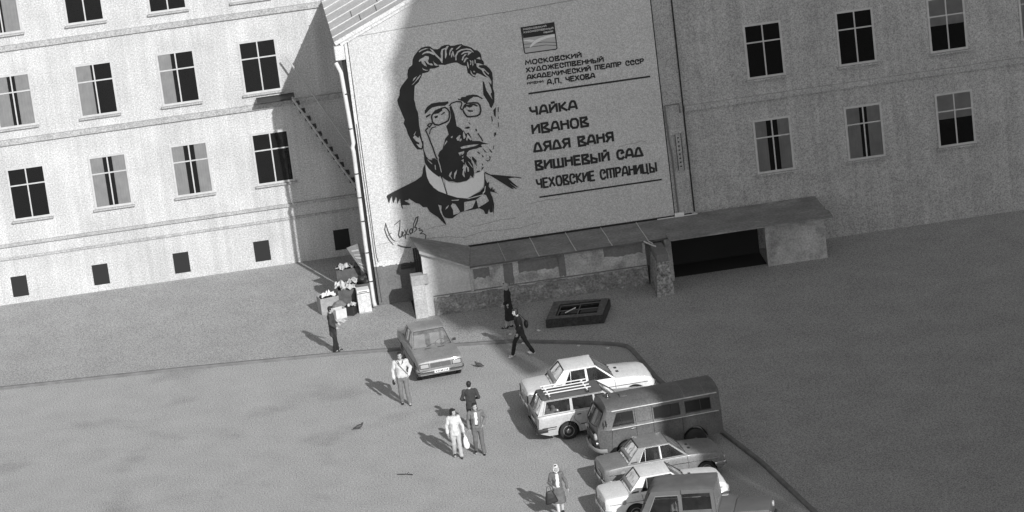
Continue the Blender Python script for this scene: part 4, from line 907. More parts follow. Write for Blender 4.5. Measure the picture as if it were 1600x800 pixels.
    # plates
    for y, s_, pr in ((L + .10, 1, bf), (-.02 if old else -.10, -1, br)):
        zc = .47 if (s_ > 0 or not old) else .60
        q = MB(); q.box(-.26, .26, y - .004, y + .004, zc - .056, zc + .056); pl = q.build('number_plate', light_paint if not (old and s_ > 0) else black_plastic, pr)
        q = MB(); 
        for i, x in enumerate((-.22, -.165, -.105, -.05, .0, .06, .115, .18)): q.box(x, x + .03, y + s_ * .0045 - .001, y + s_ * .0045 + .001, zc - .03, zc + .03 - (i % 3) * .012)
        q.build('plate_marks', dark_m if not (old and s_ > 0) else light_paint, pl)
    # rear
    for g in (1, -1):
        q = MB(); xa, xb = sorted((.60 * g, .70 * g) if old else (.48 * g, .73 * g)); q.box(xa, xb, -.03, .02, .56, .80 if old else .74, .012); tl = q.build('tail_light', tail_m, root, 40)
        q = MB(); q.box(xa + .012, xb - .012, -.036, -.028, .575, .63, .004); q.build('reflector', lamp_m, tl)
    q = MB(); q.box(-.12, .12, -.02, .01, .755, .785, .005); q.build('boot_handle', chrome_m, root)
    if old:
        for x in (-.24, .12):
            q = MB(); q.box(x, x + .16, 2.95, 3.04, .955, .972, .004); q.build('air_intake', black_plastic, root)
    else:
        for x in (-.38, .08):
            q = MB(); q.box(x, x + .24, 3.02, 3.055, .942, .955, .003); q.build('air_intake', black_plastic, root)
    for x in (-.30, .22):
        q = MB(); q.tube([(x, 2.86, .955), (x - .22, 2.74, 1.0), (x - .42, 2.735, 1.01)], .008, 5); q.build('wiper', black_plastic, root)
    q = MB(); q.box(-.88, -.76, 2.60, 2.64, .95, 1.04, .012); q.tube([(-.72, 2.62, .95), (-.78, 2.62, .98)], .01, 5); q.build('wing_mirror', black_plastic, root)
    q = MB(); q.lathe([(0, .075), (.006, .075), (.008, .0)], 'X', 16, (c.xs(.62, .72), .62, .72)); q.build('fuel_flap', mat('flap_line', .3, .5), root)
    return c, k
r = place('saloon_car', 'grey boxy saloon with square headlights parked nose out beside the lit pier', -2.88, 4.86, 169.8, 'front', 4.10, .99, group=CARS); sedan(r, 2105, grey_car, pale_seat)
r = place('saloon_car', 'white saloon with air vents on its bonnet, farthest of the row nearest the kerb bend', -.16, .53, 82.5, 'rear', 4.05, 1.05, group=CARS); sedan(r, 2101, white_car)
r = place('saloon_car', 'grey saloon with chrome overriders between the van and the lower white saloon', 1.89, -7.52, 80.4, 'rear', 4.05, .95, group=CARS); sedan(r, 2101, mid_car)
r = place('saloon_car', 'white saloon between the grey saloon and the canvas topped jeep', 1.77, -10.1, 81.6, 'rear', 4.05, .95, group=CARS); sedan(r, 2101, white_car)

# ---- estate car with roof rack
r = place('estate_car', 'pale estate car with a dark roof and a barred roof rack beside the van', .05, -1.93, 81.3, 'rear', 4.10, 1.0, group=CARS)
WT = [(0, .84), (.03, .90), (.10, .915), (2.86, .93), (2.95, .925), (3.5, .88), (4.0, .815), (4.06, .79), (4.10, .70)]
c = Car(r, 4.10, .805, WT, (.98, 3.41), (.10, 2.80), endz=(.36, .34)); c.body(silver_car, .03)
k = Cabin(c, (2.84, 2.26), (.03, .27), .925, 1.40, .715, .60); zt = 1.335
A = [(2.84, .925), (2.75, .925), (k.yf(zt) - .075, zt), (k.yf(zt), zt)]; Bp = [(1.99, .925), (1.91, .925), (1.91, zt), (1.97, zt)]; Cp = [(1.22, .925), (1.12, .925), (1.14, zt), (1.22, zt)]; Dp = [(.24, .925), (.03, .925), (k.yr(zt), zt), (.38, zt)]
top = [(k.yf(zt), zt), (k.yr(zt), zt), (k.yr(1.40), 1.40), (k.yf(1.40), 1.40)]
lows = [[(a, .925), (d, .925), (d, .955), (a, .955)] for a, d in ((2.75, 1.99), (1.91, 1.22), (1.12, .24))]
k.frame(silver_car, [A, Bp, Cp, Dp, top] + lows, wagon_roof_m, .03)
k.pane([(2.73, .955), (1.99, .955), (1.975, zt), (k.yf(zt) - .075, zt)]); k.pane([(1.91, .955), (1.22, .955), (1.22, zt), (1.91, zt)]); k.pane([(1.12, .955), (.25, .955), (.38, zt), (1.14, zt)]); k.end_panes()
k.trim([(.20, .945), (.34, zt + .02), (2.2, zt + .02)], black_plastic, .008)
seats(r, [(1.15, True), (1.95, False)], .46, wheel_y=2.35)
for y in c.wheels:
    for g in (1, -1): c.wheel(y, g)
for g in (1, -1):
    for P in ([(2.80, .90), (2.82, .55), (2.72, .27)], [(1.95, .92), (1.95, .28)], [(1.18, .9), (1.22, .66), (1.36, .5), (1.42, .28)]): c.strip('door_gap', P, dark_m, .012, .002, g)
    c.strip('side_trim', [(.12, .52), (.60, .52)], black_plastic, .03, .006, g); c.strip('side_trim', [(.12, .45), (.58, .45)], black_plastic, .02, .006, g); c.strip('side_trim', [(1.4, .48), (3.0, .48)], black_plastic, .03, .006, g)
    c.strip('arch_lip', [(.98 + .38 * math.cos(a), .29 + .38 * math.sin(a)) for a in np.linspace(.15, 2.99, 15)], silver_car, .03, .012, g)
    for y in (2.10, 1.38):
        q = MB(); q.box(-.008, .02, -.07, .07, -.013, .013, .006); q.build('door_handle', black_plastic, r, None, ((c.xs(y, .82) + .004) * g, y, .82))
    q = MB(); xa, xb = sorted((.62 * g, .765 * g)); q.box(xa, xb, -.028, .05, .52, .86, .012); q.build('tail_light', tail_m, r, 40)
    q = MB(); xa, xb = sorted((.42 * g, .72 * g)); q.box(xa, xb, 4.08, 4.11, .585, .745, .01); q.build('headlight', lamp_m, r, 40)
q = MB(); q.box(-.36, .36, 4.09, 4.115, .585, .735, .008); q.build('grille', black_plastic, r)
for y, s_ in ((4.10, 1), (0, -1)):
    q = MB(); P = [(-.80, y - s_ * .3, .44), (-.80, y, .44), (-.74, y + s_ * .06, .44), (.74, y + s_ * .06, .44), (.80, y, .44), (.80, y - s_ * .3, .44)]; q.tube(P, [(.03, .07)] * 6, 8); q.build('bumper', black_plastic, r, 50)
q = MB(); q.box(-.60, .60, -.012, .02, .46, .90, .02); tg = q.build('tailgate', mat('shaded_tailgate_paint', .16, .4, coat=.2), r, 40)  # darker than the body, shade of the rear end put into the paint
q = MB(); q.box(-.26, .26, -.02, -.013, .60, .71); q.build('number_plate', light_paint, tg)
q = MB(); q.box(-.58, .58, -.016, -.0125, .78, .80); q.box(-.14, .14, -.03, -.013, .73, .76); q.build('tailgate_trim', black_plastic, tg)
q = MB(); q.tube([(.52, .25, .36), (.52, -.06, .30)], .03, 8); q.build('exhaust_pipe', chrome_m, r)
# rack: four long bars on two cross bars with feet
rk = MB()
for y in (.52, 1.78):
    rk.tube([(-.58, y, 1.50), (.58, y, 1.50)], .016, 6)
    for x in (-.56, .56): rk.box(x - .03, x + .03, y - .035, y + .035, 1.405, 1.51, .01)
rk = rk.build('roof_rack', chrome_m, r, 40)
for x in (-.42, -.14, .14, .42):
    q = MB(); q.tube([(x, .40, 1.545), (x, 1.92, 1.545)], .02, 8)
    for y in (.52, 1.78): q.box(x - .03, x + .03, y - .03, y + .03, 1.50, 1.55, .008)
    q.build('rack_bar', light_paint, rk, 40)
# load seen through the rear side window
random.seed(21); M = r.matrix_basis.copy()
M = Matrix.Translation(r.location) @ r.rotation_euler.to_matrix().to_4x4()
q = MB()
for i in range(16): q.ball((random.uniform(.05, .62), random.uniform(.2, .85), random.uniform(.85, 1.05)), (random.uniform(.05, .12), random.uniform(.05, .12), random.uniform(.04, .08)), Euler((random.random(), random.random(), random.random())).to_matrix(), 8, 5)
me = organic(q, .02, 1); o = link_mesh('crumpled_bundle', me, white_cloth, None); o.matrix_world = M; tag(o, 'crumpled pale bundle lying inside the back of the estate car', 'bundle')

# ---- forward control van
f = Vector((math.sin(R(259.8)), math.cos(R(259.8)), 0)); VL = 4.36
r = thing('minibus_van', 'drab cab over van with rounded nose, roof beacon and split windscreen', 'van', Vector((1.77, -4.74, 0)) - f * VL * .95, -R(259.8), CARS, .95)
VW = .95
def van_ring(y, front=0.):
    """half section x(z) rounded; front 0..1 shrinks toward nose"""
    zt = 2.06; zb = .42
    for cy in (.98, 3.30):
        d = abs(y - cy)
        if d < .43: zb = max(zb, .38 + math.sqrt(.43 ** 2 - d * d))
    H = [(0, zb), (.80, zb), (.93, zb + .03)]
    for z in np.linspace(max(zb + .06, .6), 1.24, 6): H.append((VW, z))
    H += [(VW + .012, 1.265), (VW, 1.29), (VW - .015, 1.33), (.855, 1.84), (.86, 1.875), (.845, 1.90), (.78, 1.955), (.6, 2.02), (.3, 2.065), (0, 2.08)]
    return H
vy = sorted(set(np.linspace(0, 4.36, 50)) | {.02, .08, 4.1, 4.2, 4.28, 4.33} | {cy + .43 * math.sin(a) for cy in (.98, 3.30) for a in np.linspace(-1.57, 1.57, 13)} | {.98 - .432, .98 + .432, 3.30 - .432, 3.30 + .432})
rings = []
for y in vy:
    H = van_ring(y); e = VL - y; e0 = y; pts = []
    for x, z in H:
        # nose: windscreen leans back, corners rounded in plan
        lean = .42 * max(0, min(1, (z - 1.22) / .80)) + .06 * max(0, (1.22 - z) / .8) ** 2 + .10 * max(0, (z - 1.85) / .2) ** 2
        pts.append((x, y, z, lean))
    row = []
    for x, y_, z, lean in pts:
        t = max(0, 1 - e / .75); yy = y_ - lean * t * t * 1.0
        u = max(0., 1 - (e) / .42); xx = x * (1 - .17 * u ** 2.2); v = max(0, 1 - e0 / .18); xx *= 1 - .07 * v * v
        yy -= 0.16 * (abs(xx) / .95) ** 2.5 * max(0., 1 - e / .5)
        row.append((xx, yy, z))
    rings.append(row + [(-p[0], p[1], p[2]) for p in row[-2:0:-1]])
b = MB(); b.loft(rings); vb = b.build('body', olive_car, r, 38)
def vx(z): return .95 - .095 * max(0, (z - 1.29) / .55) if z > 1.29 else .95
def vwin(y0, y1, z0, z1, bar=None, cut=None, name='side_window'):
    for g in (1, -1):
        P = [(y0, z0), (y1, z0), (y1 if cut is None else cut, z1), (y0, z1)]
        q = MB(); ins = MB()
        q.tube([((vx(z) + .006) * g, y, z) for y, z in P + P[:1]], .018, 6)
        if bar: q.tube([((vx(z) + .006) * g, bar, z) for z in (z0, z1)], .012, 5)
        fr = q.build(name, black_plastic, r, 40)
        q = MB(); q.prism([((vx(z) + .003) * g, y, z) for y, z in P], (.003 * g, 0, 0)); q.build('pane', pane_dark, fr)
vwin(3.02, 3.76, 1.36, 1.78, 3.44, 3.56, 'door_window'); vwin(1.42, 2.30, 1.38, 1.76, 1.72); vwin(.35, 1.22, 1.38, 1.76, .70)
for g in (1, -1):
    q = MB(); q.tube([((vx(z) + .003) * g, y, z) for y, z in ((2.42, 1.38), (2.88, 1.38), (2.88, 1.76), (2.42, 1.76), (2.42, 1.38))], .009, 5); q.build('blank_panel_bead', olive_car, r)
    q = MB(); q.tube([(.865 * g, y, 1.875) for y in np.linspace(.1, 3.72, 14)], .02, 6); q.build('roof_gutter', mat('gleam_paint', .5, .35, var=.3, scale=6), r, 40)  # pale colour paints the gleam along the gutter
    q = MB(); q.tube([(.966 * g, y, 1.27) for y in np.linspace(.1, 3.80, 14)], .014, 6); q.build('waist_bead', mat('gleam_paint', .5, .35, var=.3, scale=6), r, 40)  # same painted gleam along the waist
    for P in ([(2.95, 1.27), (2.95, .72)], [(3.78, 1.26), (3.86, .6)], [(2.95, 1.84), (2.95, 1.29)], [(2.36, 1.26), (2.36, .5)], [(1.36, 1.26), (1.36, .5)], [(2.36, 1.84), (2.36, 1.29)]):
        q = MB(); q.tube([((vx(z) + .001) * g, y, z) for y, z in P], .007, 4); q.build('door_gap', dark_m, r)
    q = MB(); q.box(-.01, .035, -.08, .08, -.02, .02, .01); q.build('door_handle', chrome_m, r, None, (.955 * g, 3.06, 1.18))
    q = MB(); q.tube([(.86 * g, 3.9, 1.45), (1.12 * g, 4.0, 1.52)], .012, 5); q.box(1.08 * g - .09, 1.08 * g + .09, 3.99, 4.01, 1.46, 1.66, .01); q.build('wing_mirror', black_plastic, r)
    for y in (.98, 3.30):
        q = MB(); q.lathe([(-.2 * g, .2), (-.19 * g, .36), (-.16 * g, .38), (-.02 * g, .38), (0, .35), (-.01 * g, .21)], 'X', 26); w_ = q.build('wheel', tyre_m, r, 40, (.93 * g, y, .38))
        q = MB(); q.lathe([(-.06 * g, .205), (-.012 * g, .205), (-.04 * g, .16), (-.02 * g, .08), (.02 * g, .06), (.02 * g, 0)], 'X', 20); q.build('rim', olive_car, w_, 40)
# split windscreen, lamps, bumper on the nose
def nose(x, z):
    """y of the nose skin at x,z (nearest ring vertex interpolation)"""
    best = None
    for p in rings[-1]:
        d = (abs(p[0]) - abs(x)) ** 2 * .25 + (p[2] - z) ** 2
        if best is None or d < best[0]: best = (d, p[1])
    return best[1]
for g in (1, -1):
    P = [(.05, 1.34), (.40, 1.35), (.68, 1.37), (.63, 1.80), (.36, 1.82), (.05, 1.83)]
    def Y(x, z): return VL - .42 * max(0, (z - 1.22) / .80) - .10 * max(0, (z - 1.85) / .2) ** 2 - .16 * (abs(x) / .95) ** 2.5
    q = MB(); q.tube([(x * g, Y(x, z) + .012, z) for x, z in P + P[:1]], .02, 6); fr = q.build('windscreen', black_plastic, r, 40)
    q = MB()
    top_, bot_ = P[3:][::-1], P[:3]
    for i in range(2): q.face([(x * g, Y(x, z) + .012, z) for x, z in (bot_[i], bot_[i + 1], top_[i + 1], top_[i])])
    q.build('pane', mat('screen_glass', .035, .10), fr)
    q = MB(); q.lathe([(-.04, .12), (.03, .12), (.05, .10), (.06, .0)], 'Y', 18, (.60 * g, Y(.60, 1) - .01, 1.0)); q.build('headlight', lamp_m, r, 50)
    q = MB(); q.lathe([(-.04, .05), (.04, .05), (.05, .0)], 'Y', 12, (.66 * g, Y(.66, .8) - .02, .78)); q.build('side_lamp', lamp_m, r, 50)
q = MB(); q.box(-.42, .42, VL - .01, VL + .012, .86, 1.08, .02)
for i in range(5): q.box(-.38, .38, VL + .0125, VL + .02, .885 + i * .04, .90 + i * .04)
q.build('grille', mat('van_grille', .07, .6), r)
q = MB(); q.tube([(-.93, 4.02, .55), (-.86, 4.22, .55), (-.6, 4.36, .55), (0, 4.42, .55), (.6, 4.36, .55), (.86, 4.22, .55), (.93, 4.02, .55)], [(.03, .075)] * 7, 8); q.build('bumper', mat('bumper_grey', .30, .5), r, 50)
q = MB(); q.lathe([(-.02, .11), (.0, .105), (.03, .075), (.10, .065), (.14, .045), (.155, 0)], 'Z', 16, (.05, 3.62, 2.085)); q.build('roof_beacon', mat('beacon_lens', .03, .12, coat=.6), r, 50)
q = MB(); q.box(-.16, .16, 2.98, 3.22, 2.075, 2.10, .012); q.tube([(-.16, 3.22, 2.09), (.14, 3.20, 2.13)], .012, 5); q.build('roof_vent', olive_car, r, 40)
q = MB()
for y in (2.70, 1.95, 1.2, .5): q.tube([(x, y, z + .004) for x, z in ((-.845, 1.90), (-.78, 1.955), (-.6, 2.02), (-.3, 2.065), (0, 2.08), (.3, 2.065), (.6, 2.02), (.78, 1.955), (.845, 1.90))], .007, 4)
q.build('roof_seam', mat('seam_grey', .2, .6), r)
q = MB(); q.box(-.75, .75, -.015, .0, .8, 1.85); q.build('rear_doors', olive_car, r)

# ---- canvas topped jeep at the lower edge
r = place('canvas_top_jeep', 'grey off road jeep with a sloping wrinkled canvas hood at the lower right edge', 2.96, -12.6, 100.3, 'rear', 4.02, .97, group=CARS)
b = MB(); b.box(-.76, .76, .10, 2.85, .50, 1.16, .05); b.build('body', jeep_m, r, 40)
b = MB(); b.box(-.62, .62, 2.851, 3.95, .62, 1.12, .06); b.build('bonnet', jeep_m, r, 40)
for g in (1, -1):
    for y0, y1 in ((.45, 1.45), (2.95, 3.98)):
        q = MB(); xa, xb = sorted((.63 * g, .88 * g)); q.box(xa, xb, y0, y1, .80, .90, .04); q.build('mudguard', jeep_m, r, 40)
    for y in (.95, 3.33):
        q = MB(); q.lathe([(-.2 * g, .2), (-.19 * g, .36), (-.16 * g, .385), (-.02 * g, .385), (0, .35), (-.01 * g, .21)], 'X', 26); w_ = q.build('wheel', tyre_m, r, 40, (.84 * g, y, .385))
        q = MB(); q.lathe([(-.06 * g, .205), (-.012 * g, .205), (-.04 * g, .16), (-.02 * g, .08), (.02 * g, .06), (.02 * g, 0)], 'X', 20); q.build('rim', jeep_m, w_, 40)
    q = MB(); q.lathe([(0, .10), (.04, .09), (.05, 0)], 'Y', 16, (.48 * g, 3.95, .9)); q.build('headlight', lamp_m, r, 50)
b = MB(); b.box(-.70, .70, 3.96, 4.04, .52, .64, .02); b.box(-.72, .72, -.06, .08, .52, .62, .02); b.build('bumper', black_plastic, r)
# hood: roof sheet + sloping wrinkled back + sides with openings
random.seed(5); b = MB(); n, m_ = 18, 14
def hood(u, v):  # u across -1..1, v from bottom of back (0) over the roof to front (1)
    if v < .42: t = v / .42; y = -.02 + .42 * t; z = 1.17 + .80 * t ** .85
    else: t = (v - .42) / .58; y = .40 + 1.95 * t; z = 1.97 + .03 * math.sin(math.pi * t)
    x = u * (.72 - .04 * (z - 1.17)); z -= .06 * abs(u) ** 6 if v > .40 else 0
    wr_ = .028 * math.sin(9 * u + 7 * v * 5 + 1.2 * math.sin(4 * u)) * (1 if v < .42 else .12)
    return (x, y - wr_, z + wr_ * .5)
g_ = [[b.bm.verts.new(hood(-1 + 2 * i / n, j / (m_ * 2))) for i in range(n + 1)] for j in range(m_ * 2 + 1)]
for j in range(m_ * 2):
    for i in range(n): b.bm.faces.new((g_[j][i], g_[j][i + 1], g_[j + 1][i + 1], g_[j + 1][i]))
b.build('canvas_hood', canvas_m, r, 60)
for g in (1, -1):
    X_ = lambda z: (.722 - .04 * (z - 1.17)) * g
    b = MB()
    for P in ([(-.02, 1.17), (.22, 1.17), (.50, 1.80), (.50, 1.95), (.38, 1.93)], [(.50, 1.80), (1.30, 1.80), (1.30, 1.95), (.50, 1.95)], [(1.22, 1.17), (1.32, 1.17), (1.32, 1.80), (1.22, 1.80)], [(1.32, 1.82), (2.3, 1.82), (2.3, 1.95), (1.32, 1.95)], [(.22, 1.17), (1.22, 1.17), (1.22, 1.22), (.24, 1.22)], [(2.22, 1.17), (2.34, 1.17), (2.3, 1.82), (2.2, 1.82)]):
        b.prism([(X_(z), y, z) for y, z in P], (.012 * g, 0, 0))
    b.build('hood_side', canvas_m, r)
    b = MB(); P = [(.25, 1.225), (1.21, 1.225), (1.21, 1.79), (.51, 1.79)]; b.tube([(X_(z) + .014 * g, y, z) for y, z in P + P[:1]], .016, 5); b.build('window_binding', mat('binding', .25, .8), r)
b = MB(); P = [(-.70, 2.36, 1.2), (.70, 2.36, 1.2), (.66, 2.30, 1.9), (-.66, 2.30, 1.9), (-.70, 2.36, 1.2)]; b.tube(P, .025, 6); ws = b.build('windscreen', jeep_m, r)
b = MB(); b.face(P[:4]); b.build('pane', car_glass, ws)
b = MB(); b.box(-.68, .68, .15, 2.3, 1.161, 1.165); b.build('interior', dark_m, r)
for g in (1, -1):
    X_ = lambda z: (.722 - .04 * (z - 1.17)) * g
    for nm, P in (('side_window', [(.25, 1.225), (1.21, 1.225), (1.21, 1.79), (.51, 1.79)]), ('door_window', [(1.33, 1.30), (2.20, 1.30), (2.18, 1.80), (1.33, 1.80)])):
        b = MB(); b.face([(X_(z), y, z) for y, z in P]); b.build(nm, side_glass, r)
    b = MB(); b.prism([(X_(z), y, z) for y, z in ((1.325, 1.17), (2.21, 1.17), (2.205, 1.295), (1.325, 1.295))], (.012 * g, 0, 0)); b.build('door_top', canvas_m, r)
random.seed(9); M = Matrix.Translation(r.location) @ r.rotation_euler.to_matrix().to_4x4()
def crumple(name, label, cat, M, sx, sy, h, m, seed, grp=None, n=9):
    """one crumpled sheet of paper or cloth with sharp folds"""
    rd = random.Random(seed); q = MB(); V = []
    for j in range(n + 1):
        V.append([q.bm.verts.new(((i / n - .5) * sx + rd.uniform(-.3, .3) * sx / n, (j / n - .5) * sy + rd.uniform(-.3, .3) * sy / n, rd.random() ** 1.5 * h * (1.2 - abs(i / n - .5) - abs(j / n - .5)))) for i in range(n + 1)])
    for j in range(n):
        for i in range(n):
            a, b_, c, d = V[j][i], V[j][i + 1], V[j + 1][i + 1], V[j + 1][i]
            q.bm.faces.new((a, b_, c)); q.bm.faces.new((a, c, d))
    o = q.build(name, m); o.matrix_world = M
    sd_ = o.modifiers.new('thick', 'SOLIDIFY'); sd_.thickness = .006
    return tag(o, label, cat, grp)
crumple('white_bundle', 'crumpled white cloth in the side opening of the canvas topped jeep', 'bundle', M @ Matrix.Translation((.44, 1.05, 1.19)), .4, .3, .42, white_cloth, 4, n=5)
# ================================================================== PEOPLE (local frame: facing +y, person's right = +x)
def v3(p): return Vector(p)
def limb(mb, pts, rad, n=12): mb.tube(pts, rad, n); [mb.ball(p, (q if isinstance(q, (int, float)) else sum(q) / 2) * .99, None, 10, 7) for p, q in zip(pts, rad)]
def hand(mb, wrist, d, side, curl=.5, grip=False):
    """palm, four fingers of different length bent at two joints, thumb from the side of the palm"""
    d = v3(d).normalized(); inward = v3((-side, 0, 0)); fw = v3((0, 1, 0))
    across = (fw - d * fw.dot(d)); across = across.normalized() if across.length > .1 else v3((1, 0, 0)); nrm = d.cross(across).normalized()
    if nrm.dot(inward) < 0: nrm = -nrm                        # palm faces the body
    w = v3(wrist); mb.tube([w - d * .02, w + d * .03, w + d * .085], [(.024, .024), (.036, .017), (.040, .015)], 10)
    M = Matrix((across, nrm, d)).transposed(); mb.ball(w + d * .055, (.040, .017, .048), M, 12, 8)
    c = 1.1 if grip else curl
    for i, L in enumerate((.068, .078, .072, .055)):
        b0 = w + d * (.093 - .004 * abs(i - 1.3)) + across * (.031 - .0205 * i); a1 = c * .5; a2 = c * 1.3
        d1 = (d * math.cos(a1) + nrm * math.sin(a1) + across * (.10 - .07 * i)).normalized(); d2 = (d * math.cos(a2) + nrm * math.sin(a2)).normalized()
        p1 = b0 + d1 * L * .52; p2 = p1 + d2 * L * .5
        mb.tube([b0 - d * .015, b0, p1, p2], [.0085, .0088, .008, .006], 8); mb.ball(p2, .0062, None, 8, 6); mb.ball(p1, .0082, None, 8, 6)
    t0 = w + d * .03 + across * .030; t1 = t0 + (across * .8 + d * .7 + nrm * .3).normalized() * .035; t2 = t1 + (across * .25 + d * .9 + nrm * .5).normalized() * .032
    mb.tube([t0 - across * .01, t0, t1, t2], [.012, .0115, .0098, .0075], 8); mb.ball(t2, .0076, None, 8, 6)
def ell(z, cx, cy, rx, ry, n=20, p=2.3):
    out = []
    for k in range(n):
        a = 2 * math.pi * k / n; c, s = math.cos(a), math.sin(a)
        out.append((cx + rx * math.copysign(abs(c) ** (2 / p), c), cy + ry * math.copysign(abs(s) ** (2 / p), s), z))
    return out
def person(label, x, y, heading, H, legs, arms, top, trousers, shoes, hair, turn=0., lean=0., skirt=None, shirt=None, fem=False, z0=0., bald=False, scarf=False, coat_len=.82, legs_skin=None, long_hair=False, tilt=0., belt=False, collar=None, sleeves=None, shoe_flat=True):
    """legs/arms: dict R/L -> (joint, end) positions at a height of 1.75 m; lean shifts the upper body forward"""
    k = H / 1.75
    root = thing('person', label, 'person', (x, y, z0), -R(heading), 'people crossing the yard', k)
    sw = .17 if fem else .195; hipw = .095
    LZ = lambda p: v3((p[0], p[1] + lean * max(0, (p[2] - .9)) , p[2]))
    sh = {s: LZ((g * sw, 0, 1.43)) for s, g in (('R', 1), ('L', -1))}; hp = {s: v3((g * hipw, 0, .93)) for s, g in (('R', 1), ('L', -1))}
    hc = LZ((0, .035, 1.625)); neck = LZ((0, .0, 1.47))
    Rm = Matrix.Rotation(R(turn), 3, 'Z') @ Matrix.Rotation(R(tilt), 3, 'X')
    hd = lambda p: hc + Rm @ v3(p)
    # --- body: one continuous skin surface
    m = MB()
    m.ball(hd((0, -.012, .028)), (.077, .095, .092), Rm); m.ball(hd((0, .028, -.045)), (.060, .066, .072), Rm); m.ball(hd((0, .052, -.088)), (.034, .03, .03), Rm)
    m.tube([hd((0, .082, .018)), hd((0, .105, -.022))], [.010, .018], 8); m.ball(hd((0, .104, -.024)), (.018, .016, .013), Rm)
    m.ball(hd((0, .078, .030)), (.056, .016, .012), Rm); m.ball(hd((0, .088, -.062)), (.026, .012, .010), Rm)
    for g in (1, -1): m.ball(hd((g * .079, -.012, -.008)), (.011, .022, .034), Rm); m.ball(hd((g * .042, .062, -.022)), (.024, .022, .02), Rm)
    limb(m, [LZ((0, -.012, 1.40)), LZ((0, 0, 1.50)), hc + v3((0, -.012, -.05))], [.062, .055, .052])
    rings = [ell(.90, 0, 0, .15, .10), ell(1.0, 0, 0, .145, .10), ell(1.1, *LZ((0, 0, 1.1))[:2], .135, .10), ell(1.25, *LZ((0, .01, 1.25))[:2], .15, .11), ell(1.38, *LZ((0, 0, 1.38))[:2], .155, .10), ell(1.45, *LZ((0, 0, 1.45))[:2], .09, .07)]
    m.loft(rings)
    for s, g in (('R', 1), ('L', -1)):
        e, w_ = (LZ(p) for p in arms[s][:2]); kn, an = v3(legs[s][0]), v3(legs[s][1])
        limb(m, [sh[s], e, w_], [.050, .040, .027]); hand(m, w_, w_ - e, g, arms[s][2] if len(arms[s]) > 2 else .5, len(arms[s]) > 3)
        limb(m, [hp[s], kn, an], [.080, .054, .040]); m.tube([an, an + v3((0, .03, -.045)), an + v3((0, .15, -.06))], [.04, .042, .03], 10)
    o = link_mesh('body', organic(m, .0075, 2), skin_m, root)
    q = MB()
    for g in (1, -1): q.ball(hd((g * .031, .079, .012)), (.013, .006, .0055), Rm, 8, 6)
    for g in (1, -1): q.ball(hd((g * .033, .086, .034)), (.020, .006, .0045), Rm, 8, 6)
    q.build('eyes', feature_m, root, 60)
    q = MB(); q.ball(hd((0, .094, -.063)), (.022, .006, .0055), Rm, 10, 6); q.build('mouth', lip_m, root, 60)
    # --- hair or headscarf
    m = MB()
    if scarf:
        m.ball(hd((0, -.022, .036)), (.092, .103, .102), Rm); m.ball(hd((0, -.06, -.05)), (.075, .06, .09), Rm); m.tube([hd((.085, .0, .0)), hd((.07, .04, -.09)), hd((0, .07, -.125)), hd((-.07, .04, -.09)), hd((-.085, 0, 0))], .016, 8); m.ball(hd((0, .075, -.13)), .022)
        link_mesh('headscarf', organic(m, .009, 1), scarf, root)
        q = MB(); q.ball(hd((.02, .055, .105)), (.045, .035, .022), Rm); q.build('fringe', hair_m, root, 60)
    else:
        m.ball(hd((0, -.026, .040)), (.084, .096, .098), Rm); m.ball(hd((0, -.055, -.02)), (.070, .055, .07), Rm)
        if not bald: m.ball(hd((.0, .04, .105)), (.060, .05, .026), Rm); m.ball(hd((.035, .045, .09)), (.04, .045, .025), Rm)
        for g in (1, -1): m.ball(hd((g * .072, -.005, .02)), (.016, .035, .045), Rm)
        if long_hair:
            for g in (1, -1): m.ball(hd((g * .066, -.02, -.03)), (.028, .05, .07), Rm)
            m.ball(hd((0, -.075, -.05)), (.07, .04, .085), Rm); m.ball(hd((0, .055, .085)), (.075, .04, .03), Rm)
        link_mesh('hair', organic(m, .008, 1), hair, root)
    # --- trousers or stockings
    m = MB()
    if not skirt:
        m.loft([ell(.80, 0, 0, .150, .112), ell(.90, 0, 0, .165, .122), ell(1.0, 0, 0, .152, .115), ell(1.04, 0, .003, .148, .112)])
    for s in 'RL':
        kn, an = v3(legs[s][0]), v3(legs[s][1]); lo = an + (kn - an) * -.02
        if skirt: limb(m, [hp[s] + v3((0, 0, -.1)), kn, an], [.086, .060, .046])
        else: limb(m, [hp[s], hp[s].lerp(kn, .5), kn, kn.lerp(an, .5), lo], [.098, .088, .074, .070, .068])
    tr = link_mesh('stockings' if skirt else 'trousers', organic(m, .012, 1, 0 if skirt else .03), trousers, root)
    # --- shoes
    for s in 'RL':
        kn, an = v3(legs[s][0]), v3(legs[s][1]); dv = (an - kn).normalized(); pt = legs[s][2] if len(legs[s]) > 2 else 0.   # toe pitch in degrees
        q = MB(); Mx = Matrix.Rotation(R(pt), 3, 'X'); hl = an + v3((0, -.03, -.05))
        for p, rr_ in (((0, 0, .005), (.042, .05, .045)), ((0, .07, .004), (.043, .06, .043)), ((0, .145, -.006), (.044, .062, .032)), ((0, .19, -.01), (.036, .045, .026))): q.ball(hl + Mx @ v3(p), rr_, Mx)
        link_mesh('shoe', organic(q, .010, 1), shoes, root)
    # --- upper garment (coat/jacket) with sleeves and optional skirt
    m = MB(); cl = coat_len
    T = [(cl, .178, .128), (cl + .08, .178, .130), (1.02, .168, .126), (1.14, .165, .128), (1.28, .18, .138), (1.38, .185, .13), (1.44, .16, .105), (1.48, .085, .078)]
    if fem: T = [(cl, .172, .128), (cl + .08, .17, .128), (1.02, .155, .12), (1.14, .150, .12), (1.28, .162, .138), (1.38, .165, .125), (1.44, .14, .10), (1.48, .08, .075)]
    if skirt: zs = skirt; T = [(zs, .225, .185), (zs + (.9 - zs) * .5, .205, .165), (.92, .176, .138), (1.0, .16, .124)] + [t for t in T if t[0] > 1.03]
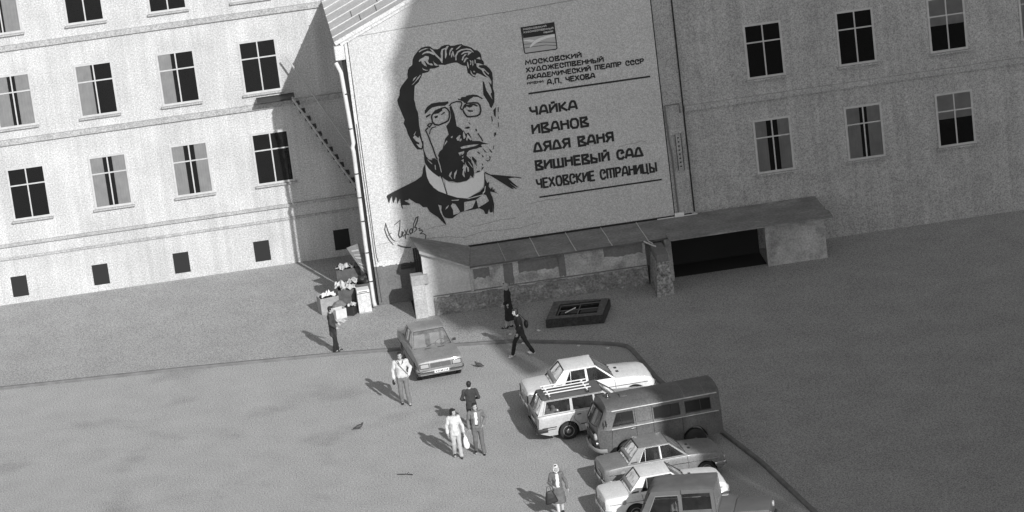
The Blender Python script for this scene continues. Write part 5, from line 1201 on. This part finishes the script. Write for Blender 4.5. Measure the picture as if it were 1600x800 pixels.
    m.loft([ell(z, *LZ((0, .004, z))[:2], rx, ry) for z, rx, ry in T])
    for s, g in (('R', 1), ('L', -1)):
        e, w_ = (LZ(p) for p in arms[s][:2]); s0 = sh[s] + v3((-g * .01, 0, -.01))
        limb(m, [s0, s0.lerp(e, .5), e, e.lerp(w_, .6), e.lerp(w_, .93)], [.074, .066, .060, .052, .048])
    nm = 'coat' if (skirt or cl < .8) else 'jacket'
    link_mesh(nm, organic(m, .012, 1, .05), top, root)
    if shirt:
        m = MB(); m.loft([ell(z, *LZ((0, .058, z))[:2], rx, .084) for z, rx in ((1.0, .082), (1.1, .085), (1.25, .085), (1.38, .07), (1.46, .05))]); link_mesh('shirt', organic(m, .010, 1), shirt, root)
    if belt:
        q = MB(); q.loft([ell(1.005, 0, .062, .085, .086), ell(1.045, 0, .062, .084, .085)]); q.build('belt', black_plastic, root)
    if collar:
        q = MB()
        for g in (1, -1): q.prism([LZ((g * .01, .125, 1.34)), LZ((g * .065, .10, 1.47)), LZ((g * .09, .06, 1.49)), LZ((g * .085, .11, 1.40))], (0, .012, .004))
        q.build('collar', collar, root)
    return root
def W(root, p):
    """world position of a local point of a person"""
    return root.location + root.rotation_euler.to_matrix() @ (v3(p) * root.scale[0])
stand = lambda dy=0.: None
# man in the pale zipped jacket
A_ = person('man in a pale zip jacket walking past the nose of the boxy grey saloon', -4.18, 3.11, 176, 1.84, {'R': ((.11, .06, .50), (.10, -.02, .085)), 'L': ((-.09, .10, .50), (-.13, .18, .085), -8)},
   {'R': ((.285, -.03, 1.14), (.27, .06, .90)), 'L': ((-.30, -.06, 1.15), (-.20, .07, .96), .8)}, pale_cloth, mid_cloth, shoe_m, hair_m, turn=-4, shirt=None, collar=mat('dark_lining', .10, .9), coat_len=.90)
q = MB(); P = [W(A_, (.17, .02, 1.50)), W(A_, (.06, .150, 1.35)), W(A_, (-.08, .155, 1.15)), W(A_, (-.19, .08, .98))]
q.tube(P, .012, 5); o = q.build('bag_strap', coat_cloth); tag(o, 'thin strap running across the pale zip jacket', 'strap')
q = MB(); c0 = W(A_, (.29, .06, .78)); q.ball(c0, (.055, .09, .10)); q.tube([W(A_, (.285, .10, .80)), W(A_, (.278, .09, .86)), W(A_, (.27, .04, .80))], .010, 5); me = organic(q, .012, 1)
o = link_mesh('small_bag', me, bag_black, None); tag(o, 'small black bag hanging from the hand of the pale jacketed man', 'bag')
# man of the couple, open grey jacket over a white shirt
B_ = person('man in an open grey jacket and white shirt walking beside the woman with the bag', -1.80, -2.82, 178, 1.74, {'R': ((.10, .10, .50), (.13, -.06, .11), 14), 'L': ((-.10, .08, .50), (-.13, .12, .085))},
   {'R': ((.27, -.05, 1.16), (.26, .06, .91)), 'L': ((-.31, -.12, 1.17), (-.20, .02, .99), .9)}, mid_cloth, coat_cloth, shoe_m, hair_m, turn=14, shirt=white_cloth, belt=True, coat_len=.90)
# dark haired woman, pale jacket and trousers
C_ = person('dark haired woman in a pale jacket and trousers turning to the man beside her', -2.52, -2.92, 176, 1.68, {'R': ((.09, .07, .50), (.10, -.10, .12), 18), 'L': ((-.09, .10, .50), (-.11, .10, .085))},
   {'R': ((.27, .0, 1.14), (.25, .05, .90)), 'L': ((-.26, .03, 1.14), (-.28, .10, .90), .9, 1)}, pale_cloth, pale_denim, shoe_m, hair_m, turn=48, fem=True, shirt=white_cloth, long_hair=True, coat_len=.80, tilt=-4)
q = MB(); c0 = W(C_, (-.31, .10, .52)); M = Euler((0, 0, -R(176))).to_matrix()
q.ball(c0, (.085, .06, .22), M); q.ball(c0 + v3((.02, 0, -.10)), (.10, .065, .14), M); q.tube([W(C_, (-.285, .13, .83)), c0 + v3((0, 0, .18))], .022, 8); q.tube([W(C_, (-.285, .10, .82)), c0 + v3((.02, 0, .2))], .018, 8)
o = link_mesh('plastic_bag', organic(q, .012, 1), bag_white, None); tag(o, 'white plastic carrier bag hanging between the walking couple', 'bag')
# man from behind in a dark suit
G_ = person('man in a dark suit seen from behind just beyond the couple', -1.93, -.47, 2, 1.70, {'R': ((.10, .06, .50), (.11, -.04, .10), 8), 'L': ((-.10, .08, .50), (-.12, .12, .085))},
   {'R': ((.29, -.02, 1.16), (.17, .20, 1.06), .9), 'L': ((-.30, -.02, 1.15), (-.24, .20, 1.04), .9)}, dark_cloth, black_cloth, shoe_m, hair_m, turn=0, bald=True, coat_len=.78)
# dark walker with white trainers and shoulder bag, walking to the left
D_ = person('person in dark clothes and white trainers striding left with a shoulder bag', -.03, 6.62, 262, 1.75, {'R': ((.09, .24, .50), (.10, .34, .10), -14), 'L': ((-.09, -.14, .52), (-.08, -.34, .13), 18)},
   {'R': ((.25, -.06, 1.15), (.24, .10, .93)), 'L': ((-.25, .02, 1.15), (-.24, .14, .92))}, black_cloth, black_cloth, trainer_m, hair_m, turn=20, long_hair=True, coat_len=.78, lean=.10)
q = MB(); c0 = W(D_, (.10, -.24, 1.10)); q.ball(c0, (.11, .08, .15), Euler((0, .2, -R(262))).to_matrix()); q.tube([c0 + v3((0, 0, .13)), W(D_, (.16, -.06, 1.46)), W(D_, (.16, .10, 1.42))], .016, 6)
o = link_mesh('shoulder_bag', organic(q, .014, 1), bag_black, None); tag(o, 'black shoulder bag on the back of the striding person', 'bag')
# woman in a long dark skirt and pale kerchief
person('woman in a long black coat and pale kerchief walking along the annex wall', -.34, 9.70, 282, 1.66, {'R': ((.08, .05, .50), (.08, .0, .085)), 'L': ((-.08, .08, .50), (-.09, .16, .085))},
   {'R': ((.22, .0, 1.15), (.19, .14, .98)), 'L': ((-.22, .0, 1.15), (-.19, .14, .98))}, black_cloth, pale_denim, shoe_m, hair_m, skirt=.32, fem=True, scarf=mat('pale_kerchief', .30, .9, var=.2), z0=KZ)
# woman with headscarf, grey coat and black bag at the lower edge
E_ = person('older woman in a grey coat and light headscarf carrying a black bag', .52, -9.34, 172, 1.68, {'R': ((.08, .10, .50), (.07, .12, .085)), 'L': ((-.08, .02, .50), (-.09, -.12, .13), 16)},
   {'R': ((.25, -.02, 1.15), (.17, .20, 1.08), .8), 'L': ((-.27, -.04, 1.14), (-.30, .06, .90))}, coat_cloth, mat('pale_stockings', .62, .8), shoe_m, hair_m, skirt=.46, fem=True, scarf=mat('light_scarf', .66, .9, var=.2), shirt=white_cloth, turn=8)
q = MB(); c0 = W(E_, (.29, .17, .74)); M = Euler((0, R(8), -R(172))).to_matrix()
q.loft([[c0 + M @ v3(p) for p in ell(z, 0, 0, rx, ry, 16, 3)] for z, rx, ry in ((-.20, .19, .07), (-.17, .20, .085), (0, .17, .075), (.14, .12, .05), (.2, .09, .03))])
q.tube([c0 + M @ v3((-.08, 0, .19)), c0 + M @ v3((-.06, 0, .33)), c0 + M @ v3((.03, 0, .36)), c0 + M @ v3((.08, 0, .19))], .014, 6)
o = link_mesh('handbag', organic(q, .012, 2), bag_black, None); tag(o, 'large black handbag on the arm of the woman in the headscarf', 'bag')
# person just left of the drain pipe yard
person('person in a dark coat on the sunlit pavement left of the boxy saloon', -6.62, 9.45, 95, 1.68, {'R': ((.09, .05, .50), (.09, .0, .085)), 'L': ((-.09, .04, .50), (-.10, .08, .085))},
   {'R': ((.25, .0, 1.15), (.20, .16, .98)), 'L': ((-.25, .0, 1.15), (-.2, .18, 1.02))}, dark_cloth, black_cloth, shoe_m, hair_m, coat_len=.62, z0=KZ)

# ================================================================== small things on the ground
def bird(x, y, rz, label, s=1.):
    t = thing('pigeon', label, 'bird', (x, y, 0), rz, 'pigeons on the asphalt', s)
    q = MB(); q.ball((0, 0, .115), (.062, .12, .062), Euler((R(14), 0, 0)).to_matrix()); q.ball((0, .10, .175), (.034, .04, .045)); q.ball((0, .125, .215), (.027, .032, .028)); q.tube([(0, .145, .213), (0, .18, .205)], [.010, .003], 6)
    q.tube([(0, -.08, .105), (0, -.16, .085), (0, -.24, .075)], [(.05, .022), (.045, .012), (.05, .008)], 8)
    for g in (1, -1): q.tube([(g * .025, .01, .07), (g * .028, .015, .012), (g * .028, .045, .008)], .007, 5)
    link_mesh('body', organic(q, .008, 1), mat('pigeon_feathers', .05, .8, var=.4, scale=14), t)
    for g in (1, -1):
        q = MB(); q.ball((g * .058, -.03, .125), (.014, .125, .045), Euler((R(12), 0, R(-6 * g))).to_matrix()); q.build('wing', mat('pigeon_wing', .08, .8, var=.5, scale=16), t, 60)
bird(-1.61, 5.97, R(60), 'dark pigeon on the sunlit asphalt right of the grey saloon', .9)
bird(-5.74, 1.0, R(-75), 'dark pigeon on the bare asphalt near the left side', .95)
q = MB(); q.tube([(-4.52, -3.88, .02), (-4.35, -3.97, .03), (-4.2, -3.98, .02), (-4.02, -4.12, .03)], [.012, .018, .014, .02], 6); q.tube([(-4.2, -3.98, .02), (-4.13, -3.9, .05)], .008, 5)
tag(q.build('twig', wood_dark), 'thin dark twig lying on the asphalt below the couple', 'twig')
random.seed(31)
paper = []
for i, (x, y, z) in enumerate(((-.92, 8.42, 0), (.02, 7.95, 0), (.62, 8.9, KZ), (1.9, 6.9, 0), (2.9, 6.3, 0), (-.4, 8.9, KZ))):
    q = MB(); n = 7; pts = [(math.cos(2 * math.pi * k / n) * random.uniform(.04, .09), math.sin(2 * math.pi * k / n) * random.uniform(.04, .09), random.uniform(.012, .045)) for k in range(n)]
    q.bm.faces.new([q.bm.verts.new(p) for p in pts]); bmesh.ops.triangulate(q.bm, faces=q.bm.faces[:]); r_ = bmesh.ops.extrude_face_region(q.bm, geom=q.bm.faces[:]); bmesh.ops.translate(q.bm, vec=(0, 0, -.008), verts=[v for v in r_['geom'] if isinstance(v, bmesh.types.BMVert)])
    o = q.build('litter_scrap', light_paint, None, None, (x, y, z)); tag(o, 'small white scrap of litter along the kerb line', 'litter', 'litter scraps along the kerb')

# ================================================================== junk heap in the yard beside the drainpipe
def yard(x, y, z=KZ): return (x, y, z)
def SO(s_, off, z=0.): v = O + Vector((math.cos(YAW), math.sin(YAW), 0)) * s_ + Vector((math.sin(YAW), -math.cos(YAW), 0)) * off; return Vector((v.x, v.y, KZ + z))
t = thing('slatted_board', 'long grey slotted board leaning over the junk heap behind the drainpipe', 'board', SO(-.45, -.4), YAW)
b = MB(); b.prism([(-.36, .0, 2.22), (.11, .0, 2.34), (.33, -.25, 1.08), (.09, -.25, 1.36)], (0, .035, 0)); b.build('panel', mat('weathered_board', .17, .9, var=.2, scale=5, grain=.3), t)
b = MB()
for k, (u, wd_) in enumerate(((.14, .05), (.30, .035), (.40, .05), (.62, .05), (.74, .07))):
    def bp(a, c): l0 = Vector((-.36, 0, 2.22)).lerp(Vector((.09, -.25, 1.36)), c); r0 = Vector((.11, 0, 2.34)).lerp(Vector((.33, -.25, 1.08)), c); return l0.lerp(r0, a)
    b.prism([bp(.2, u), bp(.8, u + .02), bp(.8, u + .02 + wd_), bp(.2, u + wd_)], (0, -.012, 0))
b.build('pale_slot', mat('board_slot', .34, .9), t)
t = thing('boxed_cabinet', 'white metal cabinet with a split lid standing at the foot of the drainpipe', 'cabinet', (-5.56, 13.78, KZ), R(6))
b = MB(); b.box(-.235, .235, -.24, .24, .02, .74, .015); b.build('body', mat('dented_white_enamel', .60, .5, var=.25, scale=6, grain=.3), t)
b = MB(); b.box(-.23, .23, -.235, .235, .765, .87, .012); b.build('lid', light_paint, t)
b = MB(); b.box(-.22, .22, -.22, .22, .741, .764); b.build('gap', dark_m, t)
b = MB(); b.box(-.17, .15, -.238, -.236, .80, .825); b.build('lid_slot', dark_m, t)
b = MB(); b.box(-.25, .25, -.27, .27, .0, .019); b.build('foot', wall_side, t)
random.seed(14)
def crate(p, w_, d, h, m, lab, rz=0., cat='crate'):
    b = MB(); t = .03
    b.box(-w_ / 2, w_ / 2, -d / 2, d / 2, 0, .03); b.box(-w_ / 2, w_ / 2, -d / 2, -d / 2 + t, .031, h); b.box(-w_ / 2, w_ / 2, d / 2 - t, d / 2, .031, h); b.box(-w_ / 2, -w_ / 2 + t, -d / 2 + t + .001, d / 2 - t - .001, .031, h); b.box(w_ / 2 - t, w_ / 2, -d / 2 + t + .001, d / 2 - t - .001, .031, h)
    o = b.build('crate', m, None, None, p); o.rotation_euler.z = YAW + rz; tag(o, lab, cat, 'boxes of the junk heap')
card = mat('grey_cardboard', .30, .9, var=.2, scale=5, grain=.3); card2 = mat('dark_cardboard', .09, .9, var=.3, scale=5, grain=.3)
crate(SO(-.42, -.05), .52, .5, .95, card2, 'tall dark crate behind the white cabinet carrying a black sack')
crate(SO(-1.05, -.15), .62, .5, .80, card2, 'dark crate left of the tall crate heaped with crumpled paper')
crate(SO(-1.75, -.1), .7, .55, .62, card, 'grey crate at the left end of the junk heap', .2)
crate(SO(-1.0, .62), .36, .32, .34, black_plastic, 'small black crate just left of the white cabinet', -.5)
crate(SO(-1.42, .80), .42, .36, .36, pale_cloth, 'pale cardboard box at the front of the junk heap', .35)
crate(SO(-.85, -.95), .9, .6, 1.35, card2, 'high dark crate at the back of the junk heap under the slotted board')
def lump(name, label, cat, p, r, m, seed, n=7):
    random.seed(seed); q = MB()
    for i in range(n): q.ball((random.uniform(-.5, .5) * r[0], random.uniform(-.5, .5) * r[1], random.uniform(.25, .8) * r[2]), tuple(v * random.uniform(.4, .65) for v in r), Euler((random.random(), random.random(), random.random() * 3)).to_matrix(), 9, 6)
    me = organic(q, .022, 1, .06); o = link_mesh(name, me, m, None); o.location = p; tag(o, label, cat)
lump('sack', 'bulging black sack lying on the tall dark crate by the drainpipe', 'sack', SO(-.36, -.05, .90), (.25, .22, .30), bag_black, 1)
lump('sack', 'grey sack slumped on the ground between the crates', 'sack', SO(-1.42, .35, 0), (.30, .24, .42), mid_cloth, 2)
for i, (s_, off, z, sx, sy, h, m, lab) in enumerate(((-.95, .0, .80, .55, .42, .30, mat('old_newsprint', .45, .9, var=.2, scale=6), 'large pale crumpled sheet at the front of the paper heap'), (-1.22, -.15, .86, .45, .4, .3, pale_cloth, 'pale crumpled sheet at the left of the paper heap'), (-.72, -.25, .95, .42, .36, .26, pale_denim, 'grey crumpled sheet against the tall dark crate'), (-1.0, -.8, 1.36, .45, .4, .25, mat('old_newsprint', .45), 'pale crumpled sheet on top of the high back crate'), (-.62, -.85, 1.36, .40, .36, .3, mid_cloth, 'dark crumpled rag on top of the high back crate'), (-1.72, -.1, .62, .5, .42, .25, white_cloth, 'white crumpled sheet in the grey end crate'), (-.92, .60, .35, .36, .3, .14, pale_cloth, 'pale crumpled sheet lying over the small black crate'), (-1.45, 1.25, .0, .45, .36, .07, mat('old_newsprint', .45), 'flattened pale sheet on the pavement before the junk heap'))):
    crumple('crumpled_sheet', lab, 'paper', Matrix.Translation(SO(s_, off, z)) @ Matrix.Rotation(i * 1.3, 4, 'Z'), sx, sy, h, m, 50 + i, 'crumpled paper and rags on the junk heap', 7)
